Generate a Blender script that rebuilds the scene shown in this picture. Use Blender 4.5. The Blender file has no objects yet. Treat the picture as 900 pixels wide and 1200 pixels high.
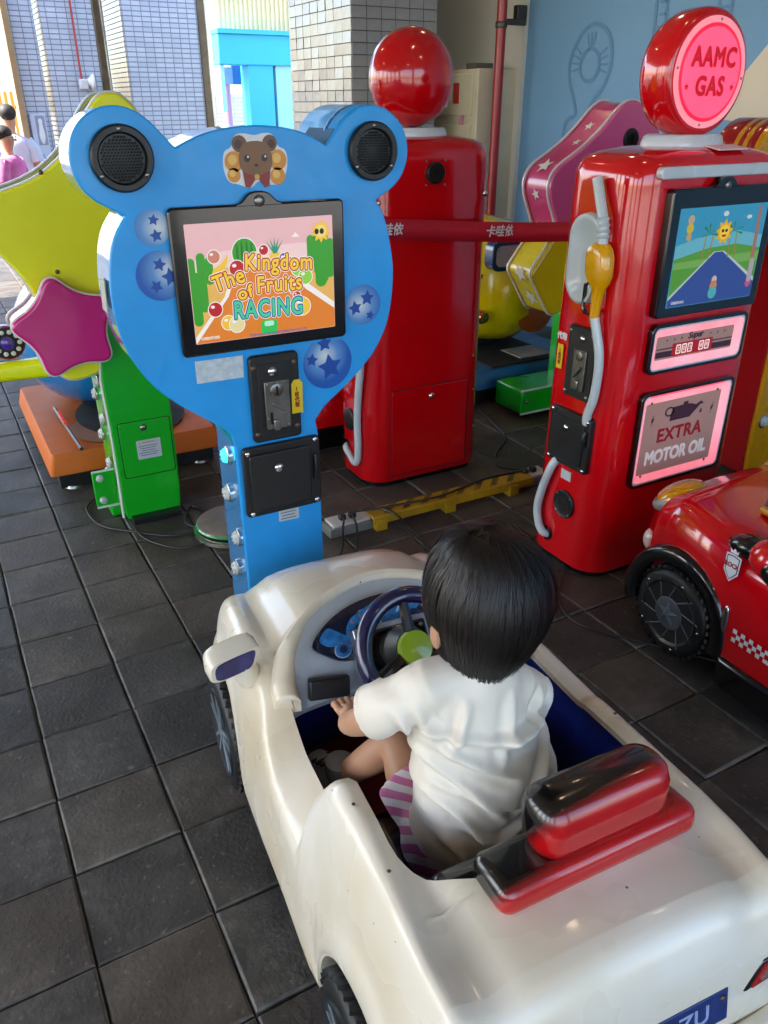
import bpy, bmesh, math, random
from mathutils import Vector, Matrix, noise as mnoise
random.seed(7)
R = math.radians
PI = math.pi
sc = bpy.context.scene
C = sc.collection
# ------------------------------------------------------------------ camera, sky, sun, exposure
EXPO = 2.8
cam_d = bpy.data.cameras.new('camera'); cam = bpy.data.objects.new('camera', cam_d); C.objects.link(cam)
cam.location = (0, 0, 1.572); cam.rotation_euler = (R(90 - 27.2), 0, R(-29))
cam_d.sensor_fit = 'VERTICAL'; cam_d.sensor_height = 24.0; cam_d.lens = 24.0 * 930 / 1200
cam_d.clip_start = 0.02; cam_d.clip_end = 500
sc.camera = cam
SUN_EL, SUN_AZ = 50, 284            # sun high on the open left side (azimuth from +Y, clockwise)
world = bpy.data.worlds.new('World'); sc.world = world; world.use_nodes = True
wn = world.node_tree; wn.nodes.clear()
sky = wn.nodes.new('ShaderNodeTexSky'); sky.sky_type = 'NISHITA'; sky.sun_disc = False
sky.sun_elevation = R(SUN_EL); sky.sun_rotation = R(SUN_AZ); sky.air_density = 1.0; sky.dust_density = 2.0; sky.ozone_density = 1.0
bg = wn.nodes.new('ShaderNodeBackground'); bg.inputs['Strength'].default_value = 0.14
wo = wn.nodes.new('ShaderNodeOutputWorld')
wn.links.new(sky.outputs[0], bg.inputs[0]); wn.links.new(bg.outputs[0], wo.inputs[0])
sun_d = bpy.data.lights.new('sun', 'SUN'); sun_d.energy = 3.6; sun_d.angle = R(0.5); sun_d.color = (1, .95, .87)
sun = bpy.data.objects.new('sun', sun_d); C.objects.link(sun)
_sd = Vector((math.sin(R(SUN_AZ)) * math.cos(R(SUN_EL)), math.cos(R(SUN_AZ)) * math.cos(R(SUN_EL)), math.sin(R(SUN_EL))))
sun.rotation_euler = _sd.to_track_quat('Z', 'Y').to_euler(); sun.location = (-3, -6, 9)
vs = sc.view_settings
vs.view_transform = 'Standard'; vs.look = 'None'; vs.gamma = 1; vs.exposure = EXPO; vs.use_curve_mapping = False
sc.render.engine = 'CYCLES'
cy = sc.cycles; cy.use_denoising = True
try: cy.denoiser = 'OPENIMAGEDENOISE'
except Exception: pass
cy.max_bounces = 8; cy.diffuse_bounces = 4; cy.glossy_bounces = 4; cy.transmission_bounces = 4; cy.use_adaptive_sampling = True; cy.adaptive_threshold = .025; cy.caustics_reflective = False; cy.caustics_refractive = False; cy.sample_clamp_indirect = 6
EM = 1.0 / 2 ** EXPO                # emission that shows as full white at this exposure

# ------------------------------------------------------------------ materials
def lin(h):
    if not isinstance(h, str): return tuple(h)[:3]
    h = h.lstrip('#'); o = []
    for i in (0, 2, 4):
        c = int(h[i:i+2], 16) / 255
        o.append(c / 12.92 if c <= .04045 else ((c + .055) / 1.055) ** 2.4)
    return tuple(o)
MATS = {}
def mat(name, col, rough=.4, metal=0., coat=0., spec=.5, var=.08, vscale=6., col2=None, bump=0., bscale=60., wavy=0.,
        emit=0., ecol=None, trans=0., speck=0., rvar=.1, alpha=1., sss=0.):
    if name in MATS: return MATS[name]
    m = bpy.data.materials.new(name); m.use_nodes = True; MATS[name] = m
    nt = m.node_tree; N = nt.nodes; L = nt.links
    p = N['Principled BSDF']
    c = lin(col)
    p.inputs['Metallic'].default_value = metal; p.inputs['Roughness'].default_value = rough
    p.inputs['Coat Weight'].default_value = coat; p.inputs['Coat Roughness'].default_value = .06
    p.inputs['Specular IOR Level'].default_value = spec
    p.inputs['Transmission Weight'].default_value = trans
    p.inputs['Alpha'].default_value = alpha
    if sss: p.inputs['Subsurface Weight'].default_value = sss; p.inputs['Subsurface Radius'].default_value = (.012, .005, .003)
    tc = N.new('ShaderNodeTexCoord')
    nz = N.new('ShaderNodeTexNoise'); nz.inputs['Scale'].default_value = vscale; nz.inputs['Detail'].default_value = 3; nz.inputs['Roughness'].default_value = .6
    L.new(tc.outputs['Object'], nz.inputs['Vector'])
    rp = N.new('ShaderNodeValToRGB'); rp.color_ramp.elements[0].position = .32; rp.color_ramp.elements[1].position = .7
    if col2 is None: a = tuple(x * (1 - var) for x in c); b = tuple(min(1, x * (1 + var * .6)) for x in c)
    else: a = lin(col2); b = c
    rp.color_ramp.elements[0].color = (*a, 1); rp.color_ramp.elements[1].color = (*b, 1)
    L.new(nz.outputs['Fac'], rp.inputs[0])
    last = rp.outputs[0]
    if speck > 0:       # small dark chips and scuffs
        vz = N.new('ShaderNodeTexVoronoi'); vz.inputs['Scale'].default_value = 24; L.new(tc.outputs['Object'], vz.inputs['Vector'])
        mr = N.new('ShaderNodeMapRange'); mr.inputs[1].default_value = .04; mr.inputs[2].default_value = .065; mr.inputs[3].default_value = speck; mr.inputs[4].default_value = 0
        L.new(vz.outputs['Distance'], mr.inputs[0])
        n2 = N.new('ShaderNodeTexNoise'); n2.inputs['Scale'].default_value = 5; L.new(tc.outputs['Object'], n2.inputs['Vector'])
        gt = N.new('ShaderNodeMath'); gt.operation = 'GREATER_THAN'; gt.inputs[1].default_value = .6; L.new(n2.outputs['Fac'], gt.inputs[0])
        mu = N.new('ShaderNodeMath'); mu.operation = 'MULTIPLY'; L.new(mr.outputs[0], mu.inputs[0]); L.new(gt.outputs[0], mu.inputs[1])
        mx = N.new('ShaderNodeMix'); mx.data_type = 'RGBA'; L.new(mu.outputs[0], mx.inputs[0]); L.new(last, mx.inputs[6]); mx.inputs[7].default_value = (.03, .025, .02, 1)
        last = mx.outputs[2]
    L.new(last, p.inputs['Base Color'])
    if rvar:
        mr = N.new('ShaderNodeMapRange'); mr.inputs[3].default_value = max(.02, rough * (1 - rvar * 2)); mr.inputs[4].default_value = min(1, rough * (1 + rvar * 2) + rvar * .15)
        n3 = N.new('ShaderNodeTexNoise'); n3.inputs['Scale'].default_value = vscale * 2.3; n3.inputs['Detail'].default_value = 2; L.new(tc.outputs['Object'], n3.inputs['Vector'])
        L.new(n3.outputs['Fac'], mr.inputs[0]); L.new(mr.outputs[0], p.inputs['Roughness'])
    if bump or wavy:
        prev = None
        for s, k in ((bscale, bump), (7., wavy)):
            if not k: continue
            nb = N.new('ShaderNodeTexNoise'); nb.inputs['Scale'].default_value = s; nb.inputs['Detail'].default_value = 2 if s > 20 else 0
            L.new(tc.outputs['Object'], nb.inputs['Vector'])
            bp = N.new('ShaderNodeBump'); bp.inputs['Strength'].default_value = 1; bp.inputs['Distance'].default_value = k
            L.new(nb.outputs['Fac'], bp.inputs['Height'])
            if prev: L.new(prev.outputs[0], bp.inputs['Normal'])
            prev = bp
        L.new(prev.outputs[0], p.inputs['Normal'])
        if coat: L.new(prev.outputs[0], p.inputs['Coat Normal'])
    if emit:
        e = lin(ecol) if ecol is not None else c
        p.inputs['Emission Color'].default_value = (*e, 1); p.inputs['Emission Strength'].default_value = emit * EM
        if ecol is None: L.new(last, p.inputs['Emission Color'])
    return m
def gloss(name, col, **k):           # painted fibreglass
    d = dict(rough=.22, coat=.7, var=.07, vscale=4, wavy=.0012, rvar=.12); d.update(k)
    return mat(name, col, **d)
def pic(name, col, e=.6, **k):       # printed colour on a lit screen
    e = min(e, .68) * 1.25
    c_ = lin(col); m = mat(name, tuple(x * .12 for x in c_), rough=.3, emit=e, ecol=c_, var=k.pop('var', .06), vscale=30, rvar=0, **k); m.cycles.emission_sampling = 'NONE'; return m
def prt(name, col, **k):              # printed sticker ink
    d = dict(rough=.35, var=.05, vscale=20, rvar=.05); d.update(k); return mat(name, col, **d)

# ------------------------------------------------------------------ geometry helpers
def rrect(w, h, r, n=5, cx=0, cz=0):
    o = []
    for (sx, sz, a0) in ((1, 1, 0), (-1, 1, 90), (-1, -1, 180), (1, -1, 270)):
        for i in range(n + 1):
            a = R(a0 + 90 * i / n)
            o.append((cx + sx * (w / 2 - r) + r * math.cos(a), cz + sz * (h / 2 - r) + r * math.sin(a)))
    return o
def ell(rx, rz, n=32, cx=0, cz=0, a0=0):
    return [(cx + rx * math.cos(a0 + 2 * PI * i / n), cz + rz * math.sin(a0 + 2 * PI * i / n)) for i in range(n)]
def star(R1, R2, cx=0, cz=0, rot=90, n=5):
    return [(cx + (R1 if i % 2 == 0 else R2) * math.cos(R(rot + i * 180 / n)), cz + (R1 if i % 2 == 0 else R2) * math.sin(R(rot + i * 180 / n))) for i in range(2 * n)]
def chaikin(p, it=2, t=.25):
    for _ in range(it):
        q = []
        for i in range(len(p)):
            a, b = p[i], p[(i + 1) % len(p)]
            q.append(tuple(a[k] + (b[k] - a[k]) * t for k in range(len(a)))); q.append(tuple(a[k] + (b[k] - a[k]) * (1 - t) for k in range(len(a))))
        p = q
    return p
def catmull(p, n=6, closed=False):
    o = []; m = len(p)
    for i in range(m if closed else m - 1):
        P = [p[(i + k) % m] if closed else p[min(max(i + k, 0), m - 1)] for k in (-1, 0, 1, 2)]
        for j in range(n):
            t = j / n
            o.append(tuple(.5 * (2 * P[1][k] + (P[2][k] - P[0][k]) * t + (2 * P[0][k] - 5 * P[1][k] + 4 * P[2][k] - P[3][k]) * t * t + (3 * P[1][k] - P[0][k] - 3 * P[2][k] + P[3][k]) * t ** 3) for k in range(len(p[0]))))
    if not closed: o.append(tuple(p[-1]))
    return o
class MB:
    def __init__(s): s.v = []; s.f = []
    def add(s, vs, fs):
        b = len(s.v); s.v += [tuple(v) for v in vs]; s.f += [tuple(i + b for i in f) for f in fs]; return s
    def box(s, c, d, rz=0, M=None):
        x, y, z = (k / 2 for k in d)
        vs = [Vector((a * x, b * y, e * z)) for a in (-1, 1) for b in (-1, 1) for e in (-1, 1)]
        m = Matrix.Rotation(rz, 4, 'Z') if M is None else M
        vs = [m @ v + Vector(c) for v in vs]
        return s.add(vs, [(0, 1, 3, 2), (4, 6, 7, 5), (0, 4, 5, 1), (2, 3, 7, 6), (0, 2, 6, 4), (1, 5, 7, 3)])
    def loft(s, rings, cap=True, closed=True):
        n = len(rings[0]); b = len(s.v)
        for r in rings: s.v += [tuple(p) for p in r]
        for i in range(len(rings) - 1):
            for j in range(n if closed else n - 1):
                k = (j + 1) % n
                s.f.append((b + i * n + j, b + i * n + k, b + (i + 1) * n + k, b + (i + 1) * n + j))
        if cap and closed:
            s.f.append(tuple(b + j for j in range(n))[::-1]); s.f.append(tuple(b + (len(rings) - 1) * n + j for j in range(n)))
        return s
    def xz(s, o, y0, y1): return s.loft([[(x, y1, z) for x, z in o], [(x, y0, z) for x, z in o]])
    def xy(s, o, z0, z1): return s.loft([[(x, y, z0) for x, y in o], [(x, y, z1) for x, y in o]])
    def yz(s, o, x0, x1): return s.loft([[(x0, y, z) for y, z in o], [(x1, y, z) for y, z in o]])
    def ring_xz(s, oo, oi, y0, y1):      # plate with a hole; outlines with equal counts
        a = [(x, y0, z) for x, z in oo]; b = [(x, y1, z) for x, z in oo]; c = [(x, y1, z) for x, z in oi]; d = [(x, y0, z) for x, z in oi]
        return s.loft([d, a, b, c, d], cap=False)
    def cyl(s, p0, p1, r0, r1=None, n=20):
        return s.tube([p0, p1], [r0, r0 if r1 is None else r1], n)
    def tube(s, pts, r, n=10, cap=True, flat=1.):
        pts = [Vector(p) for p in pts]; rs = r if isinstance(r, (list, tuple)) else [r] * len(pts)
        rings = []; t0 = (pts[1] - pts[0]).normalized()
        up = Vector((0, 0, 1)) if abs(t0.z) < .9 else Vector((1, 0, 0))
        u = t0.cross(up).normalized(); w = u.cross(t0).normalized()
        for i, p in enumerate(pts):
            t = (pts[min(i + 1, len(pts) - 1)] - pts[max(i - 1, 0)]).normalized()
            u = (u - t * u.dot(t)).normalized(); w = t.cross(u)
            rings.append([p + (u * math.cos(2 * PI * j / n) + w * math.sin(2 * PI * j / n) * flat) * rs[i] for j in range(n)])
        return s.loft(rings, cap)
    def lathe(s, prof, c=(0, 0, 0), ax='z', n=32, sx=1., sy=1.):
        rings = []
        for r, h in prof:
            ring = []
            for j in range(n):
                a = 2 * PI * j / n; p, q = r * math.cos(a) * sx, r * math.sin(a) * sy
                ring.append((c[0] + p, c[1] + q, c[2] + h) if ax == 'z' else (c[0] + p, c[1] + h, c[2] + q) if ax == 'y' else (c[0] + h, c[1] + p, c[2] + q))
            rings.append(ring)
        return s.loft(rings)
    def sph(s, c, r, nu=20, nv=12, M=None):
        r = (r, r, r) if not isinstance(r, (tuple, list)) else r
        rings = []
        for i in range(nv + 1):
            t = PI * (i if 0 < i < nv else (.02 if i == 0 else nv - .02)) / nv
            rings.append([(Vector((r[0] * math.sin(t) * math.cos(2 * PI * j / nu), r[1] * math.sin(t) * math.sin(2 * PI * j / nu), -r[2] * math.cos(t)))) for j in range(nu)])
        rings = [[(M @ p if M else p) + Vector(c) for p in g] for g in rings]
        return s.loft(rings)
    def mesh(s, name, smooth=40):
        me = bpy.data.meshes.new(name); me.from_pydata(s.v, [], s.f)
        bm = bmesh.new(); bm.from_mesh(me); bmesh.ops.recalc_face_normals(bm, faces=bm.faces); bm.to_mesh(me); bm.free()
        if smooth:
            me.polygons.foreach_set('use_smooth', [True] * len(me.polygons)); me.set_sharp_from_angle(angle=R(smooth))
        me.update(); return me
    def build(s, name, m, parent=None, bevel=0., seg=2, smooth=40, loc=None, rot=None):
        me = s.mesh(name, smooth); o = bpy.data.objects.new(name, me); C.objects.link(o)
        if m: me.materials.append(m)
        if parent: o.parent = parent
        if loc: o.location = loc
        if rot: o.rotation_euler = rot
        if bevel:
            b = o.modifiers.new('bevel', 'BEVEL'); b.width = bevel; b.segments = seg; b.limit_method = 'ANGLE'; b.angle_limit = R(35); b.harden_normals = False
        return o
def tag(o, label=None, cat=None, group=None, kind=None):
    if label: o['label'] = label
    if cat: o['category'] = cat
    if group: o['group'] = group
    if kind: o['kind'] = kind
    return o
def thing(name, label, cat, loc=(0, 0, 0), rz=0, group=None):
    o = bpy.data.objects.new(name, None); C.objects.link(o); o.empty_display_size = .1
    o.location = loc; o.rotation_euler = (0, 0, rz); return tag(o, label, cat, group)
def text(name, s, size, m, parent, loc, rot=(PI / 2, 0, 0), bold=0., ext=.0004, shear=0., sx=1., align='CENTER', space=1.):
    cu = bpy.data.curves.new(name, 'FONT'); cu.body = s; cu.size = size; cu.align_x = align; cu.align_y = 'CENTER'
    cu.extrude = ext; cu.shear = shear; cu.space_character = space; cu.resolution_u = 4
    o = bpy.data.objects.new('tmp', cu); C.objects.link(o)
    dg = bpy.context.evaluated_depsgraph_get(); dg.update()
    me = bpy.data.meshes.new_from_object(o.evaluated_get(dg)); bpy.data.objects.remove(o); bpy.data.curves.remove(cu)
    me.name = name; me.materials.clear(); me.materials.append(m)
    for v in me.vertices: v.co.x *= sx
    if bold > 0:        # heavier weight: the glyphs stamped round a small circle, each stamp a hair deeper
        vs0 = [v.co.copy() for v in me.vertices]; fs0 = [tuple(p.vertices) for p in me.polygons]; V_, F_ = [], []
        nd = 8 if bold < .003 else 12
        for k in range(nd + 1):
            dx, dz = (0, 0) if k == nd else (bold * math.cos(2 * PI * k / nd), bold * math.sin(2 * PI * k / nd))
            b0 = len(V_); V_ += [(v.x + dx, v.y + dz, v.z + k * 1.3e-5) for v in vs0]; F_ += [tuple(i + b0 for i in f) for f in fs0]
        me.clear_geometry(); me.from_pydata(V_, [], F_); me.update()
    q = bpy.data.objects.new(name, me); C.objects.link(q); q.parent = parent; q.location = loc; q.rotation_euler = rot
    return q
def bake(o):
    """apply the modifiers of o and keep the plain mesh"""
    dg = bpy.context.evaluated_depsgraph_get(); dg.update()
    me = bpy.data.meshes.new_from_object(o.evaluated_get(dg)); o.modifiers.clear(); o.data = me
    me.polygons.foreach_set('use_smooth', [True] * len(me.polygons)); return o
def decal(name, outline, m, parent, y, th=.0006): return MB().xz(outline, y - th, y).build(name, m, parent, smooth=0)
# ------------------------------------------------------------------ the setting
M_slab = mat('joint_mortar', '#35312d', rough=.85, var=.3, vscale=30, bump=.002, bscale=90)
slab = MB().box((0, 6.5, -.06), (18, 27, .09)).build('floor', M_slab); tag(slab, kind='structure')
def tile_material():
    m = bpy.data.materials.new('floor_tile_stone'); m.use_nodes = True; nt = m.node_tree; N = nt.nodes; L = nt.links; p = N['Principled BSDF']
    oi = N.new('ShaderNodeObjectInfo'); tc = N.new('ShaderNodeTexCoord'); at = N.new('ShaderNodeAttribute'); at.attribute_name = 'tone'
    ad = N.new('ShaderNodeMath'); ad.operation = 'ADD'; L.new(oi.outputs['Random'], ad.inputs[0]); L.new(at.outputs['Fac'], ad.inputs[1])
    fr = N.new('ShaderNodeMath'); fr.operation = 'FRACT'; L.new(ad.outputs[0], fr.inputs[0])
    rp = N.new('ShaderNodeValToRGB'); e = rp.color_ramp.elements
    e[0].position = 0; e[0].color = (*lin('#32302d'), 1); e[1].position = 1; e[1].color = (*lin('#493e35'), 1)
    for ps, c in ((.3, '#3e3934'), (.55, '#38332e'), (.75, '#4b433a')):
        x = e.new(ps); x.color = (*lin(c), 1)
    L.new(fr.outputs[0], rp.inputs[0])
    ge = N.new('ShaderNodeNewGeometry')
    n1 = N.new('ShaderNodeTexNoise'); n1.inputs['Scale'].default_value = 7; n1.inputs['Detail'].default_value = 4; L.new(ge.outputs['Position'], n1.inputs['Vector'])
    m1 = N.new('ShaderNodeMapRange'); m1.inputs[1].default_value = .3; m1.inputs[2].default_value = .72; m1.inputs[3].default_value = .72; m1.inputs[4].default_value = 1.25; L.new(n1.outputs['Fac'], m1.inputs[0])
    mx = N.new('ShaderNodeMix'); mx.data_type = 'RGBA'; mx.blend_type = 'MULTIPLY'; mx.inputs[0].default_value = 1
    L.new(rp.outputs[0], mx.inputs[6]); L.new(m1.outputs[0], mx.inputs[7])
    # pale scuffs and grit
    n2 = N.new('ShaderNodeTexNoise'); n2.inputs['Scale'].default_value = 55; n2.inputs['Detail'].default_value = 4; L.new(ge.outputs['Position'], n2.inputs['Vector'])
    m2 = N.new('ShaderNodeMapRange'); m2.inputs[1].default_value = .62; m2.inputs[2].default_value = .74; m2.inputs[3].default_value = 0; m2.inputs[4].default_value = .55; L.new(n2.outputs['Fac'], m2.inputs[0])
    mx2 = N.new('ShaderNodeMix'); mx2.data_type = 'RGBA'; L.new(m2.outputs[0], mx2.inputs[0]); L.new(mx.outputs[2], mx2.inputs[6]); mx2.inputs[7].default_value = (*lin('#77726a'), 1)
    # worn pale arrises
    pt = N.new('ShaderNodeAttribute'); pt.attribute_name = 'edge'
    n4 = N.new('ShaderNodeTexNoise'); n4.inputs['Scale'].default_value = 35; L.new(ge.outputs['Position'], n4.inputs['Vector'])
    mu = N.new('ShaderNodeMath'); mu.operation = 'MULTIPLY'; L.new(pt.outputs['Fac'], mu.inputs[0]); L.new(n4.outputs['Fac'], mu.inputs[1])
    mx3 = N.new('ShaderNodeMix'); mx3.data_type = 'RGBA'; L.new(mu.outputs[0], mx3.inputs[0]); L.new(mx2.outputs[2], mx3.inputs[6]); mx3.inputs[7].default_value = (*lin('#8d877d'), 1)
    # trodden-in spots and broad damp stains
    vo = N.new('ShaderNodeTexVoronoi'); vo.inputs['Scale'].default_value = 6.5; L.new(ge.outputs['Position'], vo.inputs['Vector'])
    m5 = N.new('ShaderNodeMapRange'); m5.inputs[1].default_value = .035; m5.inputs[2].default_value = .06; m5.inputs[3].default_value = .6; m5.inputs[4].default_value = 0; L.new(vo.outputs['Distance'], m5.inputs[0])
    mx4 = N.new('ShaderNodeMix'); mx4.data_type = 'RGBA'; L.new(m5.outputs[0], mx4.inputs[0]); L.new(mx3.outputs[2], mx4.inputs[6]); mx4.inputs[7].default_value = (*lin('#7d7870'), 1)
    n6 = N.new('ShaderNodeTexNoise'); n6.inputs['Scale'].default_value = 2.2; n6.inputs['Detail'].default_value = 4; n6.inputs['Roughness'].default_value = .7; L.new(ge.outputs['Position'], n6.inputs['Vector'])
    m6 = N.new('ShaderNodeMapRange'); m6.inputs[1].default_value = .4; m6.inputs[2].default_value = .62; m6.inputs[3].default_value = .72; m6.inputs[4].default_value = 1.12; L.new(n6.outputs['Fac'], m6.inputs[0])
    mx5 = N.new('ShaderNodeMix'); mx5.data_type = 'RGBA'; mx5.blend_type = 'MULTIPLY'; mx5.inputs[0].default_value = 1; L.new(mx4.outputs[2], mx5.inputs[6]); L.new(m6.outputs[0], mx5.inputs[7])
    L.new(mx5.outputs[2], p.inputs['Base Color'])
    m3 = N.new('ShaderNodeMapRange'); m3.inputs[3].default_value = .46; m3.inputs[4].default_value = .78; L.new(n1.outputs['Fac'], m3.inputs[0]); L.new(m3.outputs[0], p.inputs['Roughness'])
    nb = N.new('ShaderNodeTexNoise'); nb.inputs['Scale'].default_value = 90; nb.inputs['Detail'].default_value = 3; L.new(ge.outputs['Position'], nb.inputs['Vector'])
    bp = N.new('ShaderNodeBump'); bp.inputs['Distance'].default_value = .0024; L.new(nb.outputs['Fac'], bp.inputs['Height'])
    nb2 = N.new('ShaderNodeTexNoise'); nb2.inputs['Scale'].default_value = 9; L.new(ge.outputs['Position'], nb2.inputs['Vector'])
    bp2 = N.new('ShaderNodeBump'); bp2.inputs['Distance'].default_value = .0022; L.new(nb2.outputs['Fac'], bp2.inputs['Height']); L.new(bp.outputs[0], bp2.inputs['Normal'])
    L.new(bp2.outputs[0], p.inputs['Normal']); p.inputs['Specular IOR Level'].default_value = .38
    return m
M_tile = tile_material()
def tile_geo(jit):
    """a slab with a rounded, slightly broken arris: bottom ring, shoulder ring and top ring, three points to a side"""
    rnd = random.Random(jit); h = .1228; base = []
    for (ax, ay, bx_, by_) in ((1, 1, -1, 1), (-1, 1, -1, -1), (-1, -1, 1, -1), (1, -1, 1, 1)):
        for k in range(3): t = k / 3; base.append((ax + (bx_ - ax) * t, ay + (by_ - ay) * t))
    j1 = [(1 + rnd.uniform(-.014, .006), rnd.uniform(-.0015, .0008)) for _ in base]; j2 = [rnd.uniform(-.018, .010) for _ in base]; rings = []
    rings.append([(h * x, h * y, -.020) for x, y in base])
    rings.append([(h * x * j[0], h * y * j[0], -.0050 + j[1]) for (x, y), j in zip(base, j1)])
    rings.append([(h * x * (.958 + j * .6), h * y * (.958 + j * .6), 0) for (x, y), j in zip(base, j2)])
    edge = [.5] * 12 + [1.] * 12 + [rnd.choice((0., 0., .15, .35)) for _ in base]
    return rings, edge
def tile_mesh(jit):
    rings, edge = tile_geo(jit); b = MB().loft(rings); b.f.pop(-2)
    me = b.mesh('tile', 28); me.materials.append(M_tile)
    a = me.attributes.new('edge', 'FLOAT', 'POINT'); a.data.foreach_set('value', edge)
    a = me.attributes.new('tone', 'FLOAT', 'POINT'); a.data.foreach_set('value', [0.] * 36); return me
tmesh = [tile_mesh(i) for i in range(12)]
T0X, T0Y, TS = -.02, -.07, .25
_A = R(29); _P = R(27.2)
def toimg(x, y, z):
    X = x * math.cos(_A) - y * math.sin(_A); Y = x * math.sin(_A) + y * math.cos(_A); dz = z - 1.572
    zc = Y * math.cos(_P) - dz * math.sin(_P); yc = -(Y * math.sin(_P) + dz * math.cos(_P))
    return (450 + 930 * X / zc, 600 + 930 * yc / zc, zc) if zc > .1 else (-9999, -9999, zc)
cells = []
for i in range(-22, 16):
    for j in range(-4, 56):
        x, y = T0X + TS * (i + .5), T0Y + TS * (j + .5)
        u, v, d = toimg(x, y, 0)
        under = .42 < x < .98 and .55 < y < 1.55 or 1.9 < x < 2.5 and 1.85 < y < 2.15 or 1.6 < x < 2.05 and 2.93 < y < 3.15 or .75 < x < 1.3 and y > 2.0 and y < 2.5
        vis = -30 < u < 930 and 190 < v < 1230 and d > .1 and not under
        if u > 120 and v < 420: vis = False
        cells.append((0 if vis else 1, d, x, y))
cells.sort()
rest = MB(); rest_edge = []; rest_tone = []
trnd = random.Random(3)
for k, (h, d, x, y) in enumerate(cells):
    dz, rx, ry = trnd.uniform(-.002, .002), trnd.uniform(-.010, .010), trnd.uniform(-.010, .010)
    if k < 300:
        o = bpy.data.objects.new('tile', tmesh[k % 12]); C.objects.link(o); o.parent = slab; o.location = (x, y, dz); o.rotation_euler = (rx, ry, trnd.choice((0, 1, 2, 3)) * PI / 2 + trnd.uniform(-.008, .008))
    else:
        rings, edge = tile_geo(k % 8); b = MB().loft([[(x + p[0], y + p[1], p[2] + dz + p[0] * ry + p[1] * rx) for p in r] for r in rings]); b.f.pop(-2)
        rest.add(b.v, b.f); rest_edge += edge; rest_tone += [trnd.random()] * 36
ro = rest.build('far_tiles', M_tile, slab, smooth=28); tag(ro, kind='stuff')
a = ro.data.attributes.new('edge', 'FLOAT', 'POINT'); a.data.foreach_set('value', rest_edge)
a = ro.data.attributes.new('tone', 'FLOAT', 'POINT'); a.data.foreach_set('value', rest_tone)
# open ground beyond the covered hall
M_gr = mat('pale_pavement', '#8f8b82', rough=.9, var=.15, vscale=2)
tag(MB().box((0, 60, -.16), (240, 260, .1)).build('ground', M_gr), kind='structure')
# ceiling, and unseen columns added on the open sides for their reflections
cl = MB()
for yy in (-3.2, -1.0, 1.2, 3.4, 5.6, 7.8): cl.box((-5.5, yy, 1.68), (.42, .42, 3.35))
for xx in (-2.6, 1.6): cl.box((xx, -3.3, 1.68), (.42, .42, 3.35))
tag(cl.build('added_colonnade', mat('column_paint', '#b9b4aa', rough=.6)), kind='structure')
M_ceil = mat('ceiling_paint', '#cfc3b0', rough=.85, var=.06, vscale=1.5)
ce = MB().box((-.4, 2.65, 3.45), (10.6, 12.3, .2)).build('ceiling', M_ceil); tag(ce, kind='structure')
# right wall with its pale blue paint, white end strip and back wall
M_bluewall = mat('pale_blue_wall_paint', '#6c9cc4', rough=.6, var=.05, vscale=1.2, bump=.0008, bscale=40)
M_whitewall = mat('white_wall_paint', '#d3d4cd', rough=.65, var=.05, vscale=1.5, bump=.0008, bscale=40)
M_cream = mat('cream_wall_paint', '#d8cdb8', rough=.6, var=.04, vscale=2)
M_outline = mat('blue_outline_paint', '#5888b4', rough=.6, var=.06, vscale=8)
rw = MB().box((4.0, .8, 1.7), (.2, 8.44, 3.3)).build('wall_right', M_bluewall); tag(rw, kind='structure')
rs = MB().box((3.985, 5.6, 1.7), (.23, 1.15, 3.3)).build('wall_right_end', M_whitewall); tag(rs, kind='structure')
bw = MB().box((3.70, 6.32, 1.7), (.80, .26, 3.3)).build('wall_back', M_whitewall); tag(bw, kind='structure')
# painted shapes on the blue wall (thin paint layers, children of the wall)
def wall_poly(name, pts, m, off=.003): MB().yz(pts, 3.9 - off, 3.9 - off + .002).build(name, m, rw, smooth=0)
wall_poly('painted_triangle', [(3.335, 1.555), (3.30, 1.50), (2.3, 1.42), (2.3, 2.45), (3.0, 1.93)], M_cream)
wall_poly('painted_sweep', [(3.1, .75), (3.02, .42), (2.8, .12), (2.2, .12), (2.2, .9), (2.75, 1.0)], mat('grey_lilac_wall_paint', '#9d9ca6', rough=.6))
wall_poly('painted_drop', chaikin([(2.98, .62), (2.86, .40), (2.76, .60), (2.72, .86), (2.86, .98), (2.97, .84)]), M_bluewall, .006)
def wall_line(name, pts, r=.012, closed=False):
    q = catmull(pts, 8, closed)
    if closed: q.append(q[0])
    b = MB()
    L_, R_ = [], []
    for i, p in enumerate(q):
        t = Vector(q[min(i + 1, len(q) - 1)]) - Vector(q[max(i - 1, 0)]); t.normalize(); n = Vector((-t.y, t.x)) * r
        L_.append((3.8965, p[0] + n.x, p[1] + n.y)); R_.append((3.8965, p[0] - n.x, p[1] - n.y))
    b.loft([L_, R_], cap=False, closed=False); b.build(name, M_outline, rw, smooth=0)
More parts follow.
